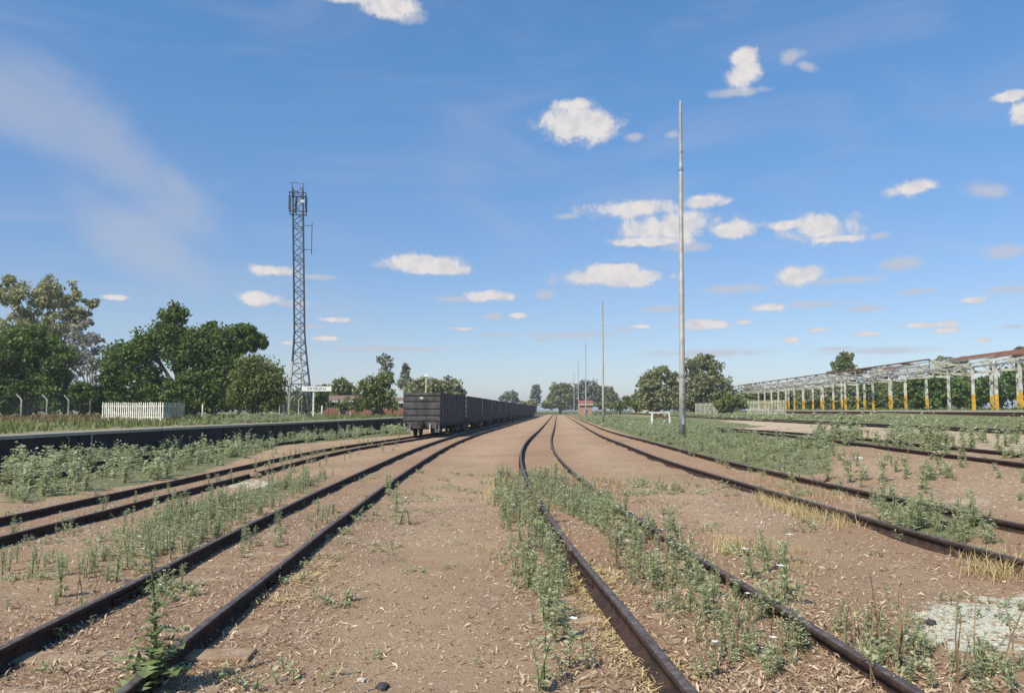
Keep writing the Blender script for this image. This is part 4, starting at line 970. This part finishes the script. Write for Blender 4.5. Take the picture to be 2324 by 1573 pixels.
X2 = rng.uniform(-30, 60, 2500); Y2 = rng.uniform(330, 420, 2500)
scatter('weeds', np.concatenate([np.stack([X[ok], Y[ok]], 1), np.stack([X2, Y2], 1)]), W_vfar, .8, 1.7, WG, 'green growth where the tracks meet the horizon')
low = np.concatenate([zone([(0,1250),(400,1180),(1000,1040),(1150,1060),(1250,1300),(1200,1573),(0,1573)], 190, 22), zone([(1350,1080),(1900,1110),(2324,1260),(2324,1573),(1950,1573),(1600,1260)], 110, 22)])
scatter('low_weeds', low, W_low, .5, 1.2, WM, 'small low weeds dotted over the dirt')
# grass on the platforms
def grass_quads(h, n, spread, seed, wd=.006, lean=.5):
    r = np.random.default_rng(seed); Q = []
    for i in range(n):
        a = r.uniform(0, 6.283); b0 = np.array([r.normal(0, spread), r.normal(0, spread), -.01]); hh = h * r.uniform(.5, 1.1)
        d = np.array([np.cos(a) * lean * r.uniform(.2, 1), np.sin(a) * lean * r.uniform(.2, 1), 1]); s = np.array([np.cos(a + 1.57), np.sin(a + 1.57), 0]) * wd
        m1 = b0 + d * hh * .6; tp = b0 + d * hh + np.array([np.cos(a), np.sin(a), -.4]) * hh * .25 * lean
        Q.append([b0 - s, b0 + s, m1 + s * .8, m1 - s * .8]); Q.append([m1 - s * .8, m1 + s * .8, tp + s * .15, tp - s * .15])
    Q = np.array(Q); return Q, r.uniform(0, 1, len(Q)), np.zeros(len(Q), int)
G_far = [grass_quads(.38, 9, .18, 90 + i, .03, .6) for i in range(3)]
G_straw = [grass_quads(.22, 22, .10, 95 + i, .0030, 1.0) for i in range(3)]
X = rng.uniform(-60, -8, 9000); Y = rng.uniform(24, 110, 9000); ok = (X < EDGE(Y) - .28)
pg = np.stack([X[ok], Y[ok]], 1)[:6500]
scatter('grass', pg, G_far, .4, 1.0, [M_grass], 'rough green grass on the station platform')
X = rng.uniform(-48, -24, 1500); Y = rng.uniform(50, 64, 1500)
pr = np.stack([X, Y], 1); uu, vv2, _ = proj(X, Y, np.full(len(X), PLAT)); pr = pr[(uu < 190) & (uu > 0) & ((uu < 103) | (rng.uniform(0, 1, len(uu)) < .2)) & (np.sin(X * 1.9) > -.3)]
scatter('grass', pr, G_far, .6, 1.35, [M_redgrass], 'reddish seeding grass before the palisade enclosure')
X = rng.uniform(30, 75, 2500); Y = rng.uniform(55, 140, 2500); ok = X > SHX - 2.6 + SHT * Y
scatter('grass', np.stack([X[ok], Y[ok]], 1), G_far, .5, 1.1, [M_grass], 'rough grass on the goods platform')
scatter('dry_grass', np.concatenate([zone([(1720,1120),(1930,1180),(1940,1205),(1850,1195),(1720,1140)], 80), zone([(2150,1270),(2330,1275),(2330,1320),(2180,1300)], 14), zone([(1110,1090),(1175,1080),(1165,1115),(1115,1145)], 60), zone([(1640,1230),(1690,1240),(1680,1265),(1640,1265)], 8)]), G_straw, .6, 1.05, [M_yellow], 'dry yellow grass tufts beside the rails')
scatter('dry_grass', np.concatenate([zone([(1340,1080),(1420,1090),(1400,1130),(1350,1120)], 40), zone([(1640,1060),(2000,1150),(1980,1165),(1640,1085)], 70), zone([(2150,1230),(2330,1260),(2330,1330),(2200,1310)], 45), zone([(1600,1200),(1900,1260),(1880,1330),(1720,1290)], 40), zone([(1050,1180),(1120,1180),(1200,1400),(1100,1400)], 10)]), G_straw, .4, .9, [M_straw], 'pale straw tufts on the dirt')
# yellow creeping stems by the middle track
def creeper(seed):
    r = np.random.default_rng(seed); Q = []
    for i in range(46):
        a = r.uniform(0, 6.283); p = np.array([r.normal(0, .09), r.normal(0, .09), r.uniform(0, .03)]); l_ = r.uniform(.03, .08); d = np.array([np.cos(a), np.sin(a), r.uniform(-.1, .5)]); s = np.array([-np.sin(a), np.cos(a), .2]) * .006
        Q.append([p - s, p + s, p + d * l_ + s * .5, p + d * l_ - s * .5])
    Q = np.array(Q); return Q, r.uniform(0, 1, len(Q)), np.zeros(len(Q), int)
CR = [creeper(120 + i) for i in range(3)]
scatter('creeping_weeds', np.concatenate([zone([(1300,1270),(1340,1290),(1430,1430),(1390,1450),(1320,1370)], 42), zone([(1420,1480),(1500,1480),(1540,1573),(1450,1573)], 26), zone([(1350,1440),(1390,1440),(1400,1490),(1360,1480)], 6), zone([(470,1520),(520,1515),(530,1545),(480,1545)], 3), zone([(690,1280),(760,1280),(640,1400),(580,1420)], 6)]), CR, .7, 1.2, [M_yellow], 'yellow creeping stems on the sleepers of the middle track')

W_dead = [weed_quads(h, ns, 4, .05, .006, 0, bu, 140 + i) for i, (h, ns, bu) in enumerate([(.45, 3, .7), (.34, 4, 1.1), (.55, 2, .5)])]
M_dead = mat('dead_stem', (0.30, 0.21, 0.13), 0.8, .4, scale=6)
scatter('dead_stalks', np.concatenate([zone(Z_strip, 40), zone(Z_in, 45), zone([(80,1370),(330,1180),(640,1095),(760,1075),(560,1190),(420,1270),(150,1400)], 45), zone([(1900,1420),(2080,1430),(2120,1490),(2324,1510),(2324,1573),(2000,1573)], 12)]), W_dead, .4, 1.1, [M_straw, M_dead, M_dead], 'dead brown stalks among the grey green weeds')
# tall thistle in front
p = hit(345 * D, 1568 * D)
root = empty('tall_thistle', (p.x, p.y, p.z), 0, 'tall spiky thistle with single thin stem standing before the left rails', 'weed')
Ht = 0.97 * (1.0)
stp = [(0, 0, -.02), (.012, 0, .25), (-.01, .01, .5), (-.03, 0, .75), (-.065, 0, Ht)]
m = MB(); m.tube(stp, [.016, .012, .008, .006, .004], 8); m.build('stem', mat('thistle_stem', (0.13, 0.15, 0.06), .7, .35, scale=12), root, True)
def stem_at(z):
    zs = [q[2] for q in stp]; return np.array([np.interp(z, zs, [q[0] for q in stp]), np.interp(z, zs, [q[1] for q in stp]), z])
def spiky_leaf(p, d, l_, w_, r, droop):
    """toothed leaf: midrib quads with triangular side lobes"""
    Q = []; d = np.array(d, float); d /= np.linalg.norm(d); s = np.cross(d, [0, 0, 1]); s /= np.linalg.norm(s); n_ = np.cross(s, d); k_ = 6
    def mr(t): return p + d * l_ * t + n_ * l_ * .12 * math.sin(t * 3) - np.array([0, 0, droop * l_ * t * t])
    for i in range(k_):
        a, b_ = mr(i / k_), mr((i + 1) / k_); wa = w_ * (.3 + math.sin(math.pi * min(1, (i + .3) / k_ * .95)) * .55); wb = w_ * .35 * (1 - i / k_)
        for sg in (-1, 1):
            tip = (a * .35 + b_ * .65) + s * sg * wa * 2.0 + d * l_ * .05 + n_ * r.uniform(-.01, .03)
            Q.append([a, a + s * sg * wb, tip, b_ + s * sg * wb * .5]); Q.append([a, a + s * sg * wb, b_ + s * sg * wb * .6, b_])
    return Q
Q = []; rr = np.random.default_rng(5)
for i in range(54):
    z = .02 + (i / 54) ** 1.35 * .9; sz = .27 * (1 - z / Ht) ** 1.9 + .022
    a = i * 2.4 + rr.uniform(-.3, .3); Q += spiky_leaf(stem_at(z), (math.cos(a), math.sin(a), rr.uniform(.15, .8)), sz * rr.uniform(.75, 1.15), sz * .20, rr, rr.uniform(.1, .5))
Q = np.array(Q); link('leaf', quad_mesh('leaf', Q, leafmat('thistle_leaf', (0.13, 0.18, 0.06), (0.27, 0.32, 0.15)), rr.uniform(0, 1, len(Q))), root)
bd = MB()
for z in (.83, .89, .94):
    q = stem_at(z); bd.tube([q, q + np.array([.012, 0, .02]), q + np.array([.016, 0, .04])], [.003, .007, .003], 6)
bd.build('bud', M_stem, root)

# ------------------------------------------------------------------ litter and stones
def flakes(pts, lmin, lmax, asp, mname, matl, label, lift=.006, curl=.25):
    n = len(pts); l_ = lmin + (lmax - lmin) * rng.uniform(0, 1, n) ** 1.35; wv = l_ * rng.uniform(asp[0], asp[1], n); a = rng.uniform(0, 6.283, n); tl = rng.normal(0, .35, n); rl = rng.normal(0, .5, n)
    d = np.stack([np.cos(a) * np.cos(tl), np.sin(a) * np.cos(tl), np.sin(tl)], 1); s = np.stack([-np.sin(a) * np.cos(rl), np.cos(a) * np.cos(rl), np.sin(rl)], 1)
    c_ = np.stack([pts[:, 0], pts[:, 1], zg(pts[:, 0], pts[:, 1]) + lift + np.abs(np.sin(tl)) * l_ * .4], 1)
    upv = np.array([0, 0, 1.0]); cu_ = (curl * l_ * rng.uniform(-1, 1, n))[:, None] * upv
    e0 = c_ - d * l_[:, None] / 2; e1 = c_ + d * l_[:, None] / 2; mm = c_ + cu_; sw = s * wv[:, None] / 2
    V = np.concatenate([np.stack([e0 - sw * .4, e0 + sw * .4, mm + sw, mm - sw], 1), np.stack([mm - sw, mm + sw, e1 + sw * .3, e1 - sw * .3], 1)])
    va = np.clip(rng.normal(.5, .3, n), 0, 1)
    return tag(link(mname, quad_mesh(mname, V, matl, np.concatenate([va, va]))), label, 'litter', None, 'stuff')
n = 190000
Y = 4 + rng.exponential(4.2, n); X = rng.uniform(-9, 9, n) * (Y / 9 + .3); ok = (np.abs(X) < 9.5) & (Y < 30)
dn = np.maximum(np.exp(-((X - TL1(Y)) / 1.5) ** 4), np.exp(-((X - TR1(Y)) / 1.45) ** 4)); dn = np.maximum(dn, .17)
dn = np.maximum(dn, .5 * np.exp(-((X - TL2(Y)) / 1.5) ** 4)); dn = np.maximum(dn, .45 * (X < TL1(Y) - 1)); dn = np.maximum(dn, .4 * ((X > TR1(Y) + .7) & (Y < 8)))
pat = .5 + .5 * np.sin(X * 2.1 + 1.3 * np.sin(Y * 1.1)) * np.sin(Y * 1.7 + np.sin(X)); ok &= rng.uniform(0, 1, n) < dn * (.45 + .75 * pat)
pts = np.stack([X[ok], Y[ok]], 1)
flakes(pts, .014, .068, (.10, .3), 'dry_litter', M_chip, 'dry curled bark and leaf litter strewn over the track bed')
n = 16000; Y = 4 + rng.exponential(4, n); X = rng.uniform(-9, 9, n) * (Y / 9 + .3)
def stones(X, Y, smin, smax, label):
    n = len(X); s_ = rng.uniform(smin, smax, n) ** 1.0; base = np.array([[1,0,0],[0,1,0],[-1,0,0],[0,-1,0],[0,0,.75],[0,0,-.6]])
    faces = [(0,1,4),(1,2,4),(2,3,4),(3,0,4)]
    V = []; a = rng.uniform(0, 6.283, n); jit = rng.uniform(.6, 1.3, (n, 6, 1)); P_ = base[None] * jit * s_[:, None, None]
    ca, sa_ = np.cos(a)[:, None], np.sin(a)[:, None]; q = np.empty_like(P_); q[..., 0] = P_[..., 0] * ca - P_[..., 1] * sa_; q[..., 1] = P_[..., 0] * sa_ + P_[..., 1] * ca; q[..., 2] = P_[..., 2]
    q[..., 0] += X[:, None]; q[..., 1] += Y[:, None]; q[..., 2] += zg(X, Y)[:, None]
    for f in faces: V.append(np.stack([q[:, f[0]], q[:, f[1]], (q[:, f[1]] + q[:, f[2]]) / 2, (q[:, f[0]] + q[:, f[2]]) / 2], 1)); 
    top = np.stack([(q[:, 0] + q[:, 4]) / 2, (q[:, 1] + q[:, 4]) / 2, (q[:, 2] + q[:, 4]) / 2, (q[:, 3] + q[:, 4]) / 2], 1); V.append(top)
    va = np.clip(rng.normal(.45, .3, n), 0, 1)
    return tag(link('gravel', quad_mesh('gravel', np.concatenate(V), M_stone, np.tile(va, 5))), label, 'gravel', None, 'stuff')
stones(X, Y, .004, .02, 'small loose stones scattered over the dirt')
n = 14000; Y = 10 + rng.exponential(9, n); X = rng.uniform(-1, 1, n) * (Y * .55 + 1); ok = X > EDGE(Y) + 1
stones(X[ok], Y[ok], .008, .035, 'coarse loose stones over the farther dirt')
n = 900; ps = zone([(2150,1390),(2200,1370),(2330,1355),(2340,1460),(2200,1460),(2120,1420)], 260)
# a few bigger stones one can point at
def rock(u, v, r_, m_, label):
    p = hit(u * D, v * D); import bmesh
    bm = bmesh.new(); bmesh.ops.create_icosphere(bm, subdivisions=2, radius=r_)
    rg = np.random.default_rng(int(u))
    for v_ in bm.verts: v_.co *= rg.uniform(.78, 1.12); v_.co.z *= .65
    me_ = bpy.data.meshes.new('stone'); bm.to_mesh(me_); bm.free(); me_.materials.append(m_)
    o = link('stone', me_); o.location = p + Vector((0, 0, r_ * .3)); tag(o, label, 'stone')
M_rock = mat('brown_rock', (0.30, 0.20, 0.14), 0.9, 0.4, bump=.4); M_rockd = mat('dark_rock', (0.05, 0.05, 0.055), 0.8, 0.3); M_rockw = mat('pale_rock', (0.55, 0.48, 0.40), 0.9, 0.2)
rock(868, 1562, .045, M_rockd, 'dark fist sized stone at the bottom of the dirt strip'); rock(820, 1546, .03, M_rockw, 'small pale stone left of the dark stone at the bottom')
rock(580, 1083, .17, M_rock, 'brown rock lying beside the wagon track on the pale patch'); rock(1533, 1112, .08, M_rock, 'brown stone on the middle dirt strip right of the rail')
rock(1865, 1092, .15, M_rock, 'tan broad stone at the far rail of the right track'); rock(2112, 1416, .04, M_rockd, 'dark stone at the left tip of the white spill')
rock(1950, 1043, .10, M_rockw, 'pale stone on the bare field behind the right track')

if HAZE:
    hm = bpy.data.materials.new('thin_air'); hm.use_nodes = True; ht = hm.node_tree; ht.nodes.clear()
    ho = ht.nodes.new('ShaderNodeOutputMaterial'); hv = ht.nodes.new('ShaderNodeVolumePrincipled')
    hv.inputs['Color'].default_value = (0.95, 0.97, 1.0, 1); hv.inputs['Density'].default_value = HAZE; hv.inputs['Anisotropy'].default_value = 0.2
    ht.links.new(hv.outputs[0], ho.inputs['Volume'])
    hb = MB(); hb.box(-5000, 5000, -200, 7500, -2, 34); tag(hb.build('haze', hm), 'thin pale air over the yard', None, None, 'stuff')
